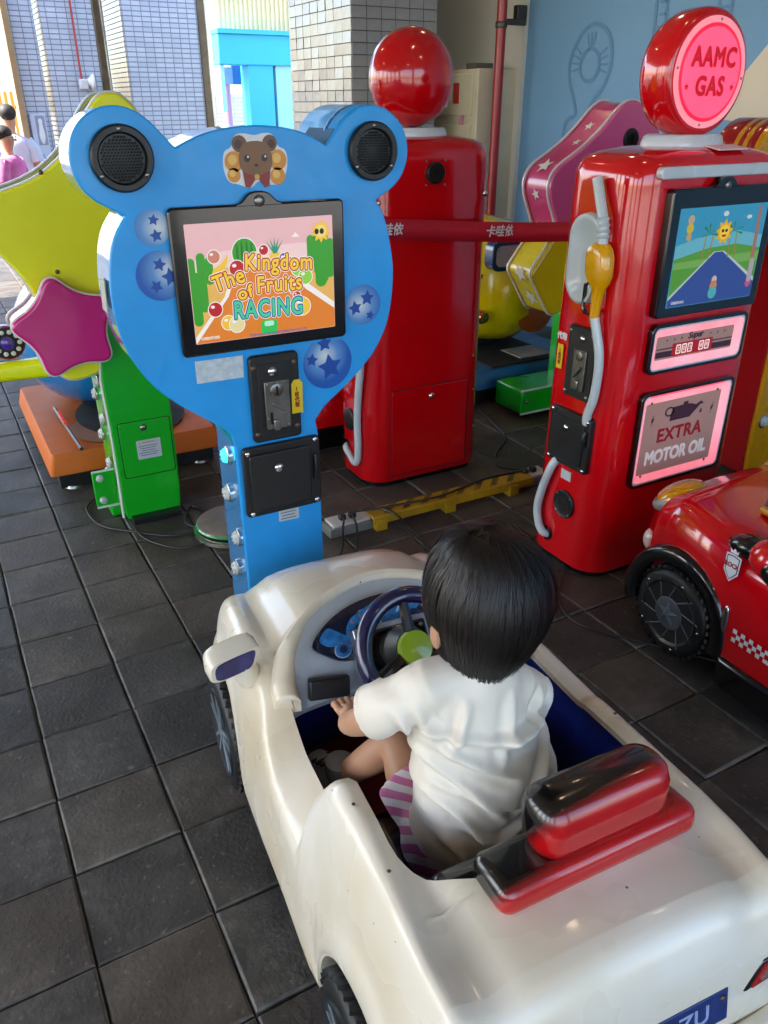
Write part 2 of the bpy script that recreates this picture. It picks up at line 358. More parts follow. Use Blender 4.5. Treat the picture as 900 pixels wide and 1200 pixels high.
# numeral-like figure: head ring, inner ring, neck and foot (centre y = 4.35, z 1.25 .. 2.0)
hc = (4.37, 1.79)
wall_line('painted_outline', [(4.49, 1.60), (4.55, 1.72), (4.55, 1.84), (4.46, 1.97), (4.34, 2.01), (4.22, 1.94), (4.18, 1.80), (4.22, 1.68), (4.32, 1.57), (4.33, 1.50), (4.33, 1.42)])
wall_line('painted_outline', [(4.49, 1.60), (4.46, 1.53), (4.47, 1.50), (4.53, 1.48), (4.555, 1.42), (4.55, 1.30), (4.50, 1.28), (4.40, 1.285)])
wall_line('painted_outline', [(hc[0] + .085 * math.cos(a), hc[1] + .09 * math.sin(a)) for a in [2 * PI * k / 10 for k in range(10)]], .011, True)
for a in (35, 20, 5, -10, 150, 165, 180, 195, 75, 88, 100):
    wall_line('painted_outline', [(hc[0] + .1 * math.cos(R(a)), hc[1] + .105 * math.sin(R(a))), (hc[0] + .165 * math.cos(R(a)), hc[1] + .18 * math.sin(R(a)))], .006)
for yy in (3.86, 3.78, 3.42, 3.34):
    wall_line('painted_outline', [(yy, 1.85), (yy + .01, 2.1), (yy + .02, 2.3)], .010)
for k in range(6):
    wall_line('painted_outline', [(3.84, 1.9 + .06 * k), (3.79, 1.9 + .06 * k)], .007); wall_line('painted_outline', [(3.41, 1.9 + .06 * k), (3.36, 1.9 + .06 * k)], .007)
wall_line('painted_outline', [(3.98, 1.25), (3.93, 1.38), (3.97, 1.5)], .012); wall_line('painted_outline', [(3.86, 1.28), (3.82, 1.4)], .012)
wall_line('painted_outline', [(3.75, 1.95), (3.66, 2.0), (3.56, 1.94)], .009)
# skirting along the right wall
MB().box((3.885, 2.0, .055), (.03, 6.0, .11)).build('skirting', mat('blue_grey_skirting', '#5d7286', rough=.6), rw)

# ------------------------------------------------------------------ grey tiled column behind the red pump
M_ct = mat('grey_glazed_tile', '#96979a', rough=.16, coat=.3, var=.10, vscale=9, rvar=.25)
M_cj = mat('dark_tile_joint', '#5a5856', rough=.9, var=.15, vscale=30)
def brickmat(name, c1, c2, cj, bw_, rh, off=(0, 0, 0), rough=.25):
    m = bpy.data.materials.new(name); m.use_nodes = True; nt = m.node_tree; N = nt.nodes; L = nt.links; p = N['Principled BSDF']
    tc = N.new('ShaderNodeTexCoord'); sx = N.new('ShaderNodeSeparateXYZ'); L.new(tc.outputs['Object'], sx.inputs[0])
    ad = N.new('ShaderNodeMath'); ad.operation = 'ADD'; L.new(sx.outputs[0], ad.inputs[0]); L.new(sx.outputs[1], ad.inputs[1])
    cb = N.new('ShaderNodeCombineXYZ'); L.new(ad.outputs[0], cb.inputs[0]); L.new(sx.outputs[2], cb.inputs[1])
    br = N.new('ShaderNodeTexBrick'); br.offset = 0; br.inputs['Scale'].default_value = 1; br.inputs['Brick Width'].default_value = bw_; br.inputs['Row Height'].default_value = rh
    br.inputs['Mortar Size'].default_value = .005; br.inputs['Mortar Smooth'].default_value = .2; br.inputs['Bias'].default_value = 0
    br.inputs['Color1'].default_value = (*lin(c1), 1); br.inputs['Color2'].default_value = (*lin(c2), 1); br.inputs['Mortar'].default_value = (*lin(cj), 1)
    L.new(cb.outputs[0], br.inputs['Vector']); L.new(br.outputs['Color'], p.inputs['Base Color'])
    mr = N.new('ShaderNodeMapRange'); mr.inputs[3].default_value = rough; mr.inputs[4].default_value = .8; L.new(br.outputs['Fac'], mr.inputs[0]); L.new(mr.outputs[0], p.inputs['Roughness'])
    bp = N.new('ShaderNodeBump'); bp.invert = True; bp.inputs['Distance'].default_value = .004; L.new(br.outputs['Fac'], bp.inputs['Height']); L.new(bp.outputs[0], p.inputs['Normal'])
    MATS[name] = m; return m
colm = thing('tiled_column', 'grey glazed tile column behind the red pump back', 'column', (2.70, 5.3, 0))
MB().box((.32, .5, 1.7), (.632, .992, 3.3)).build('core', M_cj, colm)
M_cb = brickmat('grey_tile_far', '#a6a5a3', '#989795', '#5a5856', .1075, .068)
MB().box((.32, .5, .56), (.646, 1.006, 1.1)).build('lower_facing', M_cb, colm); MB().box((.32, .5, 2.90), (.646, 1.006, .9)).build('upper_facing', M_cb, colm)
def ctile(w, ax):
    b = MB(); h = .0625
    if ax == 'x': b.box((0, 0, 0), (w, .012, h))
    else: b.box((0, 0, 0), (.012, w, h))
    me = b.mesh('tile', 30); me.materials.append(M_ct); return me
cx_m, cy_m = ctile(.1025, 'x'), ctile(.1205, 'y')
crnd = random.Random(5); nrow = 19
for r_ in range(nrow):
    z = 1.145 + .068 * r_
    for i in range(6):
        o = bpy.data.objects.new('tile', cx_m); C.objects.link(o); o.parent = colm; o.location = (.0535 + .1068 * i, -.001, z); o.rotation_euler = (crnd.uniform(-.02, .02), 0, crnd.uniform(-.02, .02))
    for i in range(8):
        o = bpy.data.objects.new('tile', cy_m); C.objects.link(o); o.parent = colm; o.location = (.001, .063 + .1255 * i, z); o.rotation_euler = (0, crnd.uniform(-.035, .035), crnd.uniform(-.035, .035))
# ------------------------------------------------------------------ electrical cabinet, fire pipe
cab = thing('electrical_cabinet', 'cream metal electrical cabinet with red door label behind the red dome', 'cabinet', (3.72, 5.55, 0))
M_cab = mat('cream_cabinet_paint', '#cbc3a8', rough=.5, var=.07, vscale=5)
MB().box((0, 0, .9), (.34, .94, 1.78)).build('housing', M_cab, cab, bevel=.008)
MB().box((-.176, 0, 1.63), (.014, .84, .26)).build('door', M_cab, cab, bevel=.004)
MB().box((-.176, 0, 1.06), (.014, .84, .76)).build('door', M_cab, cab, bevel=.004)
MB().box((-.186, -.23, 1.64), (.006, .07, .13)).build('red_label', mat('red_label', '#a8302c', rough=.5), cab)
MB().box((-.186, -.08, 1.62), (.006, .06, .14)).build('paper_notice', mat('white_paper', '#d9d8d0', rough=.8), cab)
MB().box((-.184, -.3, 1.47), (.006, .04, .06)).build('pink_sticker', mat('pink_sticker', '#d48aa0', rough=.5), cab)
MB().box((-.1, -.38, 1.805), (.14, .12, .035)).build('cable_gland', mat('dark_galvanised', '#6b675e', rough=.6, metal=.5), cab)
pipe = thing('fire_pipe', 'red vertical fire pipe clamped to the white wall', 'pipe', (3.66, 5.0, 0))
M_rp = gloss('red_pipe_paint', '#9c1c24', rough=.35, coat=.2)
MB().cyl((0, 0, .02), (0, 0, 3.34), .033, n=20).build('pipe', M_rp, pipe)
MB().lathe([(.037, 0), (.04, .008), (.04, .03), (.037, .038)], (0, 0, 2.02), n=20).build('clamp', mat('dark_steel', '#55534f', rough=.4, metal=.8), pipe)
MB().box((.12, .02, 2.06), (.19, .02, .035)).box((.18, .04, 2.11), (.08, .05, .10)).build('bracket', mat('dark_steel', '#55534f'), pipe, bevel=.004)
# ------------------------------------------------------------------ far white-tiled wall piers with steel corner posts
M_pw = brickmat('white_blue_tile', '#b9c3d6', '#aab6cc', '#7d8494', .105, .05)
M_ps = brickmat('beige_side_tile', '#a79d90', '#b5aca0', '#77706a', .105, .05, rough=.12)
M_steel = mat('stainless_steel', '#b9b6ae', rough=.22, metal=1., var=.12, vscale=12)
M_dsteel = mat('bronze_steel', '#5e5346', rough=.3, metal=.8, var=.2, vscale=6)
def pier(label, x0, x1, y, dep, post=True):
    t = thing('tiled_pier', label, 'pier', ((x0 + x1) / 2, y, 0), 0, 'white tiled piers at the far opening')
    w = x1 - x0
    MB().box((0, dep / 2, 1.66), (w, dep, 3.3)).build('tiled_face', M_pw, t)
    MB().box((-w / 2 - .004, dep / 2, 1.66), (.01, dep - .01, 3.28)).build('side_face', M_ps, t)
    if post: MB().box((w / 2 + .05, .03, 1.66), (.08, .10, 3.3)).build('corner_post', M_dsteel, t, bevel=.01); MB().box((w / 2 + .105, .02, 1.66), (.035, .08, 3.3)).build('trim', M_steel, t, bevel=.008)
    return t
Y_P = 10.5
def px(u, y=Y_P): # plan position for laying the piers out on the pier line
    return None
p2 = pier('widest white tiled pier nearest the turquoise building', 2.48, 3.34, 10.5, 1.3)
p1 = pier('white tiled pier with a red sprinkler pipe and alarm bell', 1.62, 2.16, 10.5, 1.1)
p0 = pier('narrow white tiled pier with a toilet sign and arrow', 1.28, 1.55, 10.5, .5, post=False)
MB().box((-.16, -.02, 1.66), (.07, .12, 3.3)).build('corner_post', mat('wood_beige_post', '#9a7f5c', rough=.5), p0, bevel=.008)
MB().box((.135, -.012, .55), (.05, .03, 1.1)).build('wood_strip', mat('orange_wood', '#a8713c', rough=.5), p0)
sp = thing('alarm_bell', 'white round alarm bell below thin red pipe on the tiled pier', 'bell', (1.97, 10.49, 1.79))
MB().cyl((-.03, -.02, .03), (-.03, -.02, 1.5), .012, n=8).build('pipe', M_rp, sp)
MB().box((-.02, -.05, -.02), (.09, .09, .10)).build('bracket', mat('white_enamel', '#c9ccd2', rough=.3), sp, bevel=.01)
MB().lathe([(.03, 0), (.05, .03), (.085, .05), (.085, .07), (.02, .085)], (.02, -.06, 0), ax='x', n=20).build('bell', mat('white_enamel', '#c9ccd2'), sp)
ts = thing('toilet_sign', 'blue and white toilet direction sign on narrow tiled pier', 'sign', (1.405, 10.485, 1.27))
MB().box((0, -.006, -.1), (.16, .012, .62)).build('board', mat('pale_sign_board', '#c6d2ea', rough=.4), ts)
decal('figure_panel', rrect(.10, .3, .01, 3, .02, .04), mat('grey_blue_print', '#8f9ab0', rough=.4), ts, -.0125)
decal('figure', chaikin([(.02, .17), (.045, .14), (.035, .10), (.055, -.02), (.03, -.1), (.01, -.1), (-.015, -.02), (.005, .10), (-.005, .14)]), mat('white_print', '#dfe3ea', rough=.4), ts, -.014)
decal('arrow', [(-.05, -.25), (.0, -.20), (.0, -.235), (.05, -.235), (.05, -.265), (.0, -.265), (.0, -.30)], mat('blue_print', '#3a66b8', rough=.4), ts, -.0125)
# ------------------------------------------------------------------ outside, seen between column and piers
M_tq = mat('turquoise_paint', '#2fa9cf', rough=.6, var=.04, vscale=1)
M_ltq = mat('pale_turquoise_paint', '#8fc9dd', rough=.6, var=.04, vscale=1)
M_crm = mat('cream_cladding', '#d8c69a', rough=.6, var=.05, vscale=2)
tb = thing('turquoise_building', 'turquoise gateway building with cream ribbed cladding seen through opening', 'building', (7.6, 20, 0))
MB().box((.4, .25, 2.69), (2.4, .5, .62)).build('beam', M_tq, tb, bevel=.02)
MB().box((.4, .2, 3.04), (2.44, .56, .09)).build('cornice', M_tq, tb)
MB().box((.2, .3, 1.2), (.62, .5, 2.36)).build('column', M_tq, tb)
MB().box((1.1, .35, 1.2), (1.0, .5, 2.37)).build('column', M_ltq, tb)
MB().box((-.72, .3, 2.2), (.10, .4, 1.6)).build('jamb', M_ltq, tb)
mb = MB().box((.55, .6, 4.4), (2.5, .4, 2.6)); mb.build('upper_wall', M_crm, tb)
for k in range(22): MB().box((-.62 + .11 * k, .385, 4.4), (.05, .04, 2.6)).build('cladding_rib', M_crm, tb)
pg = thing('pink_gate_column', 'pink round column with blue capital under the turquoise beam', 'column', (7.24, 21, 0))
MB().cyl((0, 0, 0), (0, 0, 2.0), .11, n=16).build('shaft', mat('pink_paint', '#d98ea8', rough=.6), pg)
MB().box((0, 0, 2.18), (.3, .3, .36)).build('capital', mat('lilac_paint', '#9aa2c8', rough=.6), pg); MB().box((.34, .1, 2.2), (.36, .3, .4)).build('blue_block', mat('mid_blue_paint', '#4d78b8', rough=.6), pg)
gw = thing('white_brick_wall', 'low white brick wall behind the pink column', 'wall', (7.7, 22.2, 0))
MB().box((0, 0, .9), (1.2, .2, 1.8)).build('brickwork', brickmat('white_brick', '#d6d4cf', '#cbc8c3', '#a5a29e', .24, .09, rough=.7), gw)
mp = thing('mural_panel', 'pale panel with bright cartoon-like blotches right of the turquoise building', 'panel', (8.95, 20.35, 0))
MB().box((0, 0, 1.1), (.7, .06, 2.2)).build('board', M_ltq, mp)
for k, (c, x, z, s) in enumerate((('#4f7fb8', -.2, 1.75, .12), ('#53c6c6', -.12, 1.45, .13), ('#7a62a8', -.1, 1.2, .12), ('#b9a2cf', .1, 1.05, .14), ('#e0dff0', -.18, 1.0, .1))):
    decal('blotch', chaikin([(x + s * (.7 + .5 * random.random()) * math.cos(a), z + s * (.7 + .6 * random.random()) * math.sin(a)) for a in [2 * PI * j / 7 for j in range(7)]]), mat('mural_ink_%d' % k, c, rough=.6), mp, -.0305 - .002 * k)
fe = thing('orange_fence', 'orange slatted fence in bright light at far left', 'fence', (1.9, 24, 0))
M_of = mat('orange_paint', '#d98a1e', rough=.6)
for k in range(12): MB().box((-.6 + .14 * k, 0, .95), (.075, .03, 1.8)).build('slat', M_of, fe)
MB().box((.15, .03, 1.5), (1.7, .03, .07)).build('rail', M_of, fe); MB().box((.15, .03, .4), (1.7, .03, .07)).build('rail', M_of, fe)
def leafy(name, label, loc, rad, zc, n, seed, cols=('#4f7a2a', '#7fa13a')):
    t = thing(name, label, 'tree', loc); rnd = random.Random(seed)
    M_bark = mat('bark', '#5b4a38', rough=.9, var=.3, vscale=15)
    b = MB().tube([(0, 0, 0), (.05, .02, zc * .5), (0, 0, zc)], [.12, .09, .05], 8)
    for k in range(5):
        a = 2 * PI * k / 5; b.tube([(0, 0, zc * .7), (.5 * rad * math.cos(a), .5 * rad * math.sin(a), zc + rad * .3)], [.05, .02], 6)
    b.build('trunk', M_bark, t)
    b = MB()
    for k in range(n):
        a, u = rnd.uniform(0, 2 * PI), rnd.uniform(-1, 1); q = rad * rnd.uniform(.35, 1.) * (.8 + .3 * math.sin(3 * a + 2 * u))
        p = Vector((q * math.sqrt(1 - u * u) * math.cos(a), q * math.sqrt(1 - u * u) * math.sin(a), zc + .3 * rad + q * .8 * u))
        M_ = Matrix.Rotation(rnd.uniform(0, 6), 3, 'Z') @ Matrix.Rotation(rnd.uniform(-1.2, 1.2), 3, 'X'); s = rnd.uniform(.06, .13)
        b.add([p + M_ @ Vector(v) for v in ((-s, 0, 0), (0, -.5 * s, .1 * s), (s, 0, 0), (0, .5 * s, .1 * s))], [(0, 1, 2, 3)])
    b.build('crown', mat(name + '_leaf', cols[1], rough=.6, col2=cols[0], vscale=2.5), t, smooth=0)
leafy('tree', 'sunlit green tree above the orange fence', (1.75, 25.5, 0), 1.0, 1.7, 1600, 4)
leafy('shrub', 'small green shrub beside the pink column', (6.95, 23.5, 0), .45, .8, 600, 9)
# ------------------------------------------------------------------ blue bear-eared game cabinet
M_blue = gloss('sky_blue_fibreglass', '#1c98e0', rough=.38, coat=.15, var=.09, vscale=7, rvar=.3)
M_bchrome = gloss('blue_edge_band', '#2f90d2', rough=.12, coat=.9, spec=.7, wavy=.003, metal=.25)
M_blk = mat('black_plastic', '#131314', rough=.42, var=.2, vscale=12, bump=.0003, bscale=300)
M_blkg = mat('gloss_black_plastic', '#0b0b0c', rough=.16, coat=.6, var=.2)
M_chrome = mat('chrome', '#d0d0d0', rough=.12, metal=1., var=.1)
M_zinc = mat('zinc_plate', '#8e8a84', rough=.32, metal=1., var=.25, vscale=14, bump=.0004, bscale=120)
M_rust = mat('dull_bolt', '#6d5a4d', rough=.5, metal=.8, var=.3, vscale=40)
M_white = prt('white_print_ink', '#d8dada')
bear = thing('bear_cabinet', 'blue game cabinet with round speaker ears and fruit racing screen', 'arcade machine', (.675, 1.80, 0))
D = .165
left = [(-.205, 1.478), (-.262, 1.40), (-.318, 1.335), (-.342, 1.27), (-.349, 1.175), (-.338, 1.10), (-.315, 1.04), (-.280, .985), (-.235, .94), (-.185, .90), (-.135, .862), (-.112, .835)]
right = [(.112, .82), (.118, .835), (.145, .868), (.195, .905), (.245, .945), (.297, .999), (.335, 1.073), (.35, 1.169), (.344, 1.25), (.316, 1.345), (.25, 1.42), (.20, 1.47)]
top = catmull([(.178, 1.487), (.13, 1.512), (.07, 1.527), (.0, 1.532), (-.07, 1.526), (-.13, 1.511), (-.19, 1.484)], 4)
body_o = [(.128, .02), (.124, .80)] + catmull(right[1:-1], 4) + top + catmull(left[1:], 4) + [(-.104, .80), (-.100, .02)]
EAR_R = .0985
def ray_r(a, poly, c):
    d = (math.cos(a), math.sin(a)); best = 0
    for i in range(len(poly)):
        (x1, z1), (x2, z2) = poly[i], poly[(i + 1) % len(poly)]; ex, ez = x2 - x1, z2 - z1; den = d[0] * ez - d[1] * ex
        if abs(den) < 1e-9: continue
        t = ((x1 - c[0]) * ez - (z1 - c[1]) * ex) / den; u = ((x1 - c[0]) * d[1] - (z1 - c[1]) * d[0]) / den
        if t > 0 and -1e-6 <= u <= 1 + 1e-6: best = max(best, t)
    return best
HC = (0, 1.25); up_ = []
for k in range(181):
    a = R(-25 + 230 * k / 180); r_ = ray_r(a, body_o, HC)
    for s in (-1, 1):
        ex, ez = s * .290, 1.472 - HC[1]; pd = ex * math.cos(a) + ez * math.sin(a); q2 = EAR_R ** 2 - (ex * ex + ez * ez - pd * pd)
        if q2 > 0 and pd > 0: r_ = max(r_, pd + math.sqrt(q2))
    up_.append((HC[0] + r_ * math.cos(a), HC[1] + r_ * math.sin(a)))
lowr = [p for p in body_o if p[0] > 0 and math.atan2(p[1] - HC[1], p[0]) < R(-26)]; lowl = [p for p in body_o if p[0] < 0 and (math.atan2(p[1] - HC[1], -p[0]) < R(-26))]
body_o = lowr + up_ + lowl
fo = MB().xz(body_o, 0, .012).build('face', M_blue, bear, bevel=.004, seg=3)
bo = MB().xz([(x * .985, 1.0 + (z - 1.0) * .992) for x, z in body_o], .012, D).build('shell', M_bchrome, bear, bevel=.006)
for s in (-1, 1):
    cx, cz = s * .288, 1.474
    if s > 0: MB().lathe([(.0965, .0125), (.0975, .02), (.0975, D + .05), (.09, D + .06)], (cx, 0, cz), 'y', 48).build('ear_drum', M_blue, bear)
    if s > 0: MB().lathe([(.0985, 0), (.0995, .004), (.0995, .012), (.0985, .016)], (cx, .055, cz), 'y', 48).build('ear_stripe', gloss('deep_blue_stripe', '#0f5a9a'), bear)
    sp = MB().lathe([(.064, -.006), (.064, -.014), (.060, -.019), (.050, -.019), (.046, -.012), (.046, -.006)], (cx, 0, cz), 'y', 48).build('speaker', M_blk, bear)
    g = MB(); pts = []
    for i in range(-8, 9):
        for j in range(-9, 10):
            x, z = (i + (j % 2) * .5) * .0066, j * .0057
            if x * x + z * z < .042 ** 2: pts.append((x, z))
    MB().lathe([(.0465, -.0068), (.0465, -.0105), (.001, -.0145)], (cx, 0, cz), 'y', 32).build('grille', M_blk, sp)
    for x, z in pts: g.xz(ell(.0022, .0022, 8, cx + x, cz + z), -.0150, -.0108 if x * x + z * z > .03 ** 2 else -.012)
    g.build('grille_holes', mat('deep_black', '#020202', rough=.9), sp, smooth=0); tag(bpy.data.objects[-1] if False else sp.children[-1], kind='stuff')
    for a in (90, 215, 325):
        MB().sph((cx + .055 * math.cos(R(a)), -.019, cz + .055 * math.sin(R(a))), (.005, .003, .005), 12, 8).build('screw', M_zinc, sp)
# screen surround
fr_o = rrect(.418, .326, .012, 4, -.003, 1.213)
sf = MB().xz(fr_o, -.016, -.001).build('screen_frame', M_blkg, bear, bevel=.005)
hump = [(x * .052 - .003, 1.365 + z * .036) for x, z in [(math.cos(R(a)), math.sin(R(a))) for a in range(0, 181, 15)]]
MB().xz(catmull([(.065, 1.372), (.04, 1.380), (.02, 1.397), (-.003, 1.401), (-.026, 1.397), (-.046, 1.380), (-.071, 1.372)], 5) + [(-.071, 1.36), (.065, 1.36)], -.0155, -.0015).build('frame_hump', M_blkg, sf, bevel=.003)
MB().sph((-.003, -.017, 1.381), (.0125, .006, .0125), 20, 10).build('lens', M_zinc, sf)
DW, DH, DZ = .354, .262, 1.2105
dsp = MB().xz(rrect(DW, DH, .002, 2, -.003, DZ), -.0172, -.0158).build('display', pic('screen_sky_pink', '#e8b8bc', .8), bear, smooth=0)
_lay = [-.0174]
def lay(name, outline, m, dx=-.003, dz=DZ):
    _lay[0] -= .00012
    o = MB().xz([(min(max(x, -DW / 2 + .001), DW / 2 - .001) + dx, min(max(z, -DH / 2 + .001), DH / 2 - .001) + dz) for x, z in outline], _lay[0], _lay[0] + .0001).build(name, m, dsp, smooth=0); return o
P_g, P_g2, P_or, P_w, P_y, P_r, P_v = pic('screen_green', '#39a52c'), pic('screen_dark_green', '#1d7a22'), pic('screen_orange', '#e0812a', .8), pic('screen_white', '#f4f0ec', .85), pic('screen_yellow', '#f2c53a', .85), pic('screen_red', '#c8202a'), pic('screen_violet', '#5a3fa0')
P_br, P_lg, P_bl = pic('screen_sand', '#e5b45e', .8), pic('screen_lime', '#8fd24a', .8), pic('screen_blue', '#2b62c0')
lay('sky_glow', [(-.18, -.02), (.18, -.02), (.18, .06), (.1, .075), (-.1, .07), (-.18, .05)], pic('screen_pale_pink', '#f0cfcf', .8))
lay('ground', [(-.18, -.14), (.18, -.14), (.18, .02), (.05, .045), (-.05, .045), (-.18, .01)], P_br)
lay('road_edge', [(-.18, -.115), (-.10, -.03), (-.075, .03), (.075, .03), (.11, -.02), (.18, -.07), (.18, -.14), (-.18, -.14)], P_w)
lay('road', [(-.18, -.13), (-.09, -.03), (-.065, .03), (.065, .03), (.10, -.03), (.18, -.085), (.18, -.14), (-.18, -.14)], P_or)
def cactus(x, z, h, w): lay('cactus', rrect(w, h, w * .48, 5, x, z + h / 2), P_g)
for x, z, h, w in ((-.165, -.09, .12, .022), (-.148, -.06, .13, .02), (-.172, -.01, .07, .02), (-.13, .0, .06, .018), (.118, .015, .075, .018), (.135, .0, .1, .02), (.152, -.02, .12, .022), (.168, -.01, .09, .02), (.143, -.03, .05, .03)): cactus(x, z, h, w)
lay('watermelon', ell(.031, .033, 28, -.045, .063), P_w); lay('watermelon', ell(.029, .031, 28, -.045, .063), P_g)
for dx in (-.017, -.006, .006, .017): lay('watermelon_stripe', ell(.0028, .027 * math.sqrt(max(.1, 1 - (dx / .03) ** 2)), 14, -.045 + dx, .063), P_g2)
lay('pineapple', ell(.014, .017, 18, .028, .045), P_y)
for a in (50, 70, 90, 110, 130): lay('pineapple_leaf', [(.024, .056), (.032, .056), (.028 + .034 * math.cos(R(a)), .058 + .036 * math.sin(R(a)))], pic('screen_teal', '#2d9c7a'))
for x, z, r_, m_ in ((-.066, .03, .018, P_r), (-.018, .045, .017, P_y), (-.118, .06, .014, pic('screen_peach', '#d98a72')), (.0, .066, .011, P_r), (.05, .042, .014, P_v), (.062, .034, .012, P_v), (.085, .02, .02, P_lg), (.1, -.002, .017, P_lg), (-.126, -.055, .016, P_r), (.088, -.07, .021, P_y), (-.098, -.088, .016, P_y), (-.078, -.094, .018, pic('screen_cream', '#e8d9a0', .8)), (.067, -.028, .01, P_r), (.075, -.042, .009, P_r)):
    lay('fruit', ell(r_ + .002, r_ + .002, 20, x, z), P_w); lay('fruit', ell(r_, r_, 20, x, z), m_); lay('fruit_gleam', ell(r_ * .3, r_ * .22, 10, x - r_ * .35, z + r_ * .4), P_w)
for k in range(3): lay('banana', catmull([(-.138 + .006 * k, .012 + .007 * k), (-.115 + .004 * k, .016 + .006 * k), (-.095, .035 + .005 * k), (-.086, .062), (-.092, .058), (-.105, .036 + .004 * k), (-.12, .024 + .006 * k)], 3, True), P_y)
lay('sun_rays', star(.026, .017, .143, .098, 90, 10), P_y); lay('sun_face', ell(.014, .014, 20, .143, .098), pic('screen_gold', '#f4d878', .85))
for dx in (-.006, .007): lay('sun_glasses', ell(.0055, .0065, 12, .138 + dx, .098), pic('screen_black', '#101010', .3))
lay('peak', [(.068, .09), (.088, .09), (.078, .1)], P_w)
P_tr = pic('screen_title_red', '#b8281c', .6); P_ty = pic('screen_title_yellow', '#f2cc38', .75); P_tc = pic('screen_title_mint', '#4fcf98', .65); P_tb = pic('screen_title_blue', '#1f5fa8', .6)
words = (('The', .050, .076, -.090, .008, R(14), P_ty, P_tr), ('Kingdom', .051, .166, .034, .036, R(-4), P_ty, P_tr), ('of', .040, .038, -.054, -.024, R(9), P_ty, P_tr), ('Fruits', .052, .112, .032, -.012, R(-1), P_ty, P_tr), ('RACING', .056, .170, .002, -.066, R(-2), P_tc, P_tb))
for lev in range(3):
    _lay[0] -= .0004
    for s_, size, wid, x, z, rot, fill, edge in words:
        t_ = text('title_lettering', s_, size, (P_w, edge, fill)[lev], dsp, (x - .003, _lay[0], DZ + z), bold=(.0058, .0040, .0012)[lev], ext=.0001, space=1.12)
        xs = [v.co.x for v in t_.data.vertices]; k_ = (wid + (.008, .005, .0)[lev]) / (max(xs) - min(xs))
        for v in t_.data.vertices: v.co.x *= k_
        t_.rotation_euler = (PI / 2, -rot, 0)
lay('car_green', rrect(.042, .034, .01, 4, .0, -.108), pic('screen_car_green', '#35c05a', .8)); lay('car_glass', rrect(.024, .012, .004, 3, .0, -.100), pic('screen_mint', '#b8f0d0', .8))
_lay[0] -= .0003
text('copyright_lettering', 'COPYRIGHT BY GAME SUPERSTAR CO.,LTD', .0075, P_bl, dsp, (.02, _lay[0], DZ - .124), bold=.0002, ext=.0001)
text('counter_lettering', 'CREDIT:025', .0085, P_w, dsp, (-.148, _lay[0], DZ - .117), bold=.0003, ext=.0001)
# printed balls, bear, stickers
def ballmat():
    m = bpy.data.materials.new('ball_print'); m.use_nodes = True; nt = m.node_tree; N = nt.nodes; L = nt.links; p = N['Principled BSDF']
    tc = N.new('ShaderNodeTexCoord'); g = N.new('ShaderNodeTexGradient'); g.gradient_type = 'SPHERICAL'; mp_ = N.new('ShaderNodeMapping')
    mp_.inputs['Scale'].default_value = (15, 15, 15); L.new(tc.outputs['Object'], mp_.inputs[0]); L.new(mp_.outputs[0], g.inputs[0])
    r = N.new('ShaderNodeValToRGB'); e = r.color_ramp.elements; e[0].color = (*lin('#1d57ab'), 1); e[1].color = (*lin('#cfd6d8'), 1); e[1].position = .95; x = e.new(.45); x.color = (*lin('#5b8fc6'), 1)
    L.new(g.outputs[0], r.inputs[0]); L.new(r.outputs[0], p.inputs['Base Color']); p.inputs['Roughness'].default_value = .35; return m
M_ball = ballmat(); M_dst = prt('dark_blue_star_ink', '#164a9e')
def ball(cx, cz, r_, stars, clip=None, hx=0, hz=0):
    o = ell(r_, r_, 40, cx, cz)
    if clip: o = [p for p in o if clip(p)]
    b = MB().xz([(x - cx - hx, z - cz - hz) for x, z in o], -.0012, -.0006).build('ball_sticker', M_ball, bear, smooth=0, loc=(cx + hx, 0, cz + hz))
    for (x, z, s, rt) in stars:
        so = chaikin(star(s, s * .48, x, z, rt), 1, .12)
        MB().xz([(a - hx, c - hz) for a, c in so], -.0018, -.0013).build('star_print', M_dst, b, smooth=0)
ball(-.243, 1.337, .038, [(.004, .016, .013, 80), (.006, -.016, .015, 100)], None, .012, .0)
ball(-.238, 1.237, .054, [(.0, .024, .016, 75), (.022, -.004, .022, 100), (-.012, -.022, .016, 120)], None, .02, .01)
ball(.261, 1.12, .050, [(.012, .016, .021, 85), (-.022, -.006, .020, 100), (.02, -.028, .013, 75)], None, -.01, .0)
ball(.158, .985, .068, [(.006, -.012, .036, 98), (-.044, .012, .018, 80), (-.008, .05, .022, 95)], lambda p: p[1] < 1.045, -.008, .018)
bs = decal('bear_sticker', [(x * 1.0, 1.459 + z) for x, z in chaikin([(-.052, .03), (-.045, .056), (-.022, .058), (.0, .052), (.022, .058), (.045, .056), (.052, .03), (.074, .024), (.076, -.01), (.062, -.045), (.03, -.05), (.008, -.034), (-.016, -.056), (-.04, -.044), (-.066, -.04), (-.076, -.01), (-.072, .024)])], M_white, bear, -.0006)
def bl(name, o, c, lev): decal(name, [(x, 1.459 + z) for x, z in o], prt('bear_ink_' + c.strip('#'), c), bs, -.0013 - .0005 * lev, .0004)
for x, z, r_ in ((-.05, .002, .021), (.052, .003, .021), (-.052, -.025, .015), (.05, -.03, .018)): bl('balloon', ell(r_, r_, 20, x, z), '#d58a2e', 0); bl('balloon_gleam', ell(r_ * .5, r_ * .5, 12, x - .003, z + .004), '#e6b45a', 1)
for s in (-1, 1): bl('ear', ell(.017, .017, 18, s * .035, .037), '#6d4428', 1); bl('inner_ear', ell(.009, .009, 14, s * .038, .036), '#3d1f14', 2)
bl('head', chaikin([(-.03, .042), (.03, .042), (.04, .008), (.034, -.02), (.012, -.03), (-.012, -.03), (-.034, -.02), (-.04, .008)]), '#7b5230', 3)
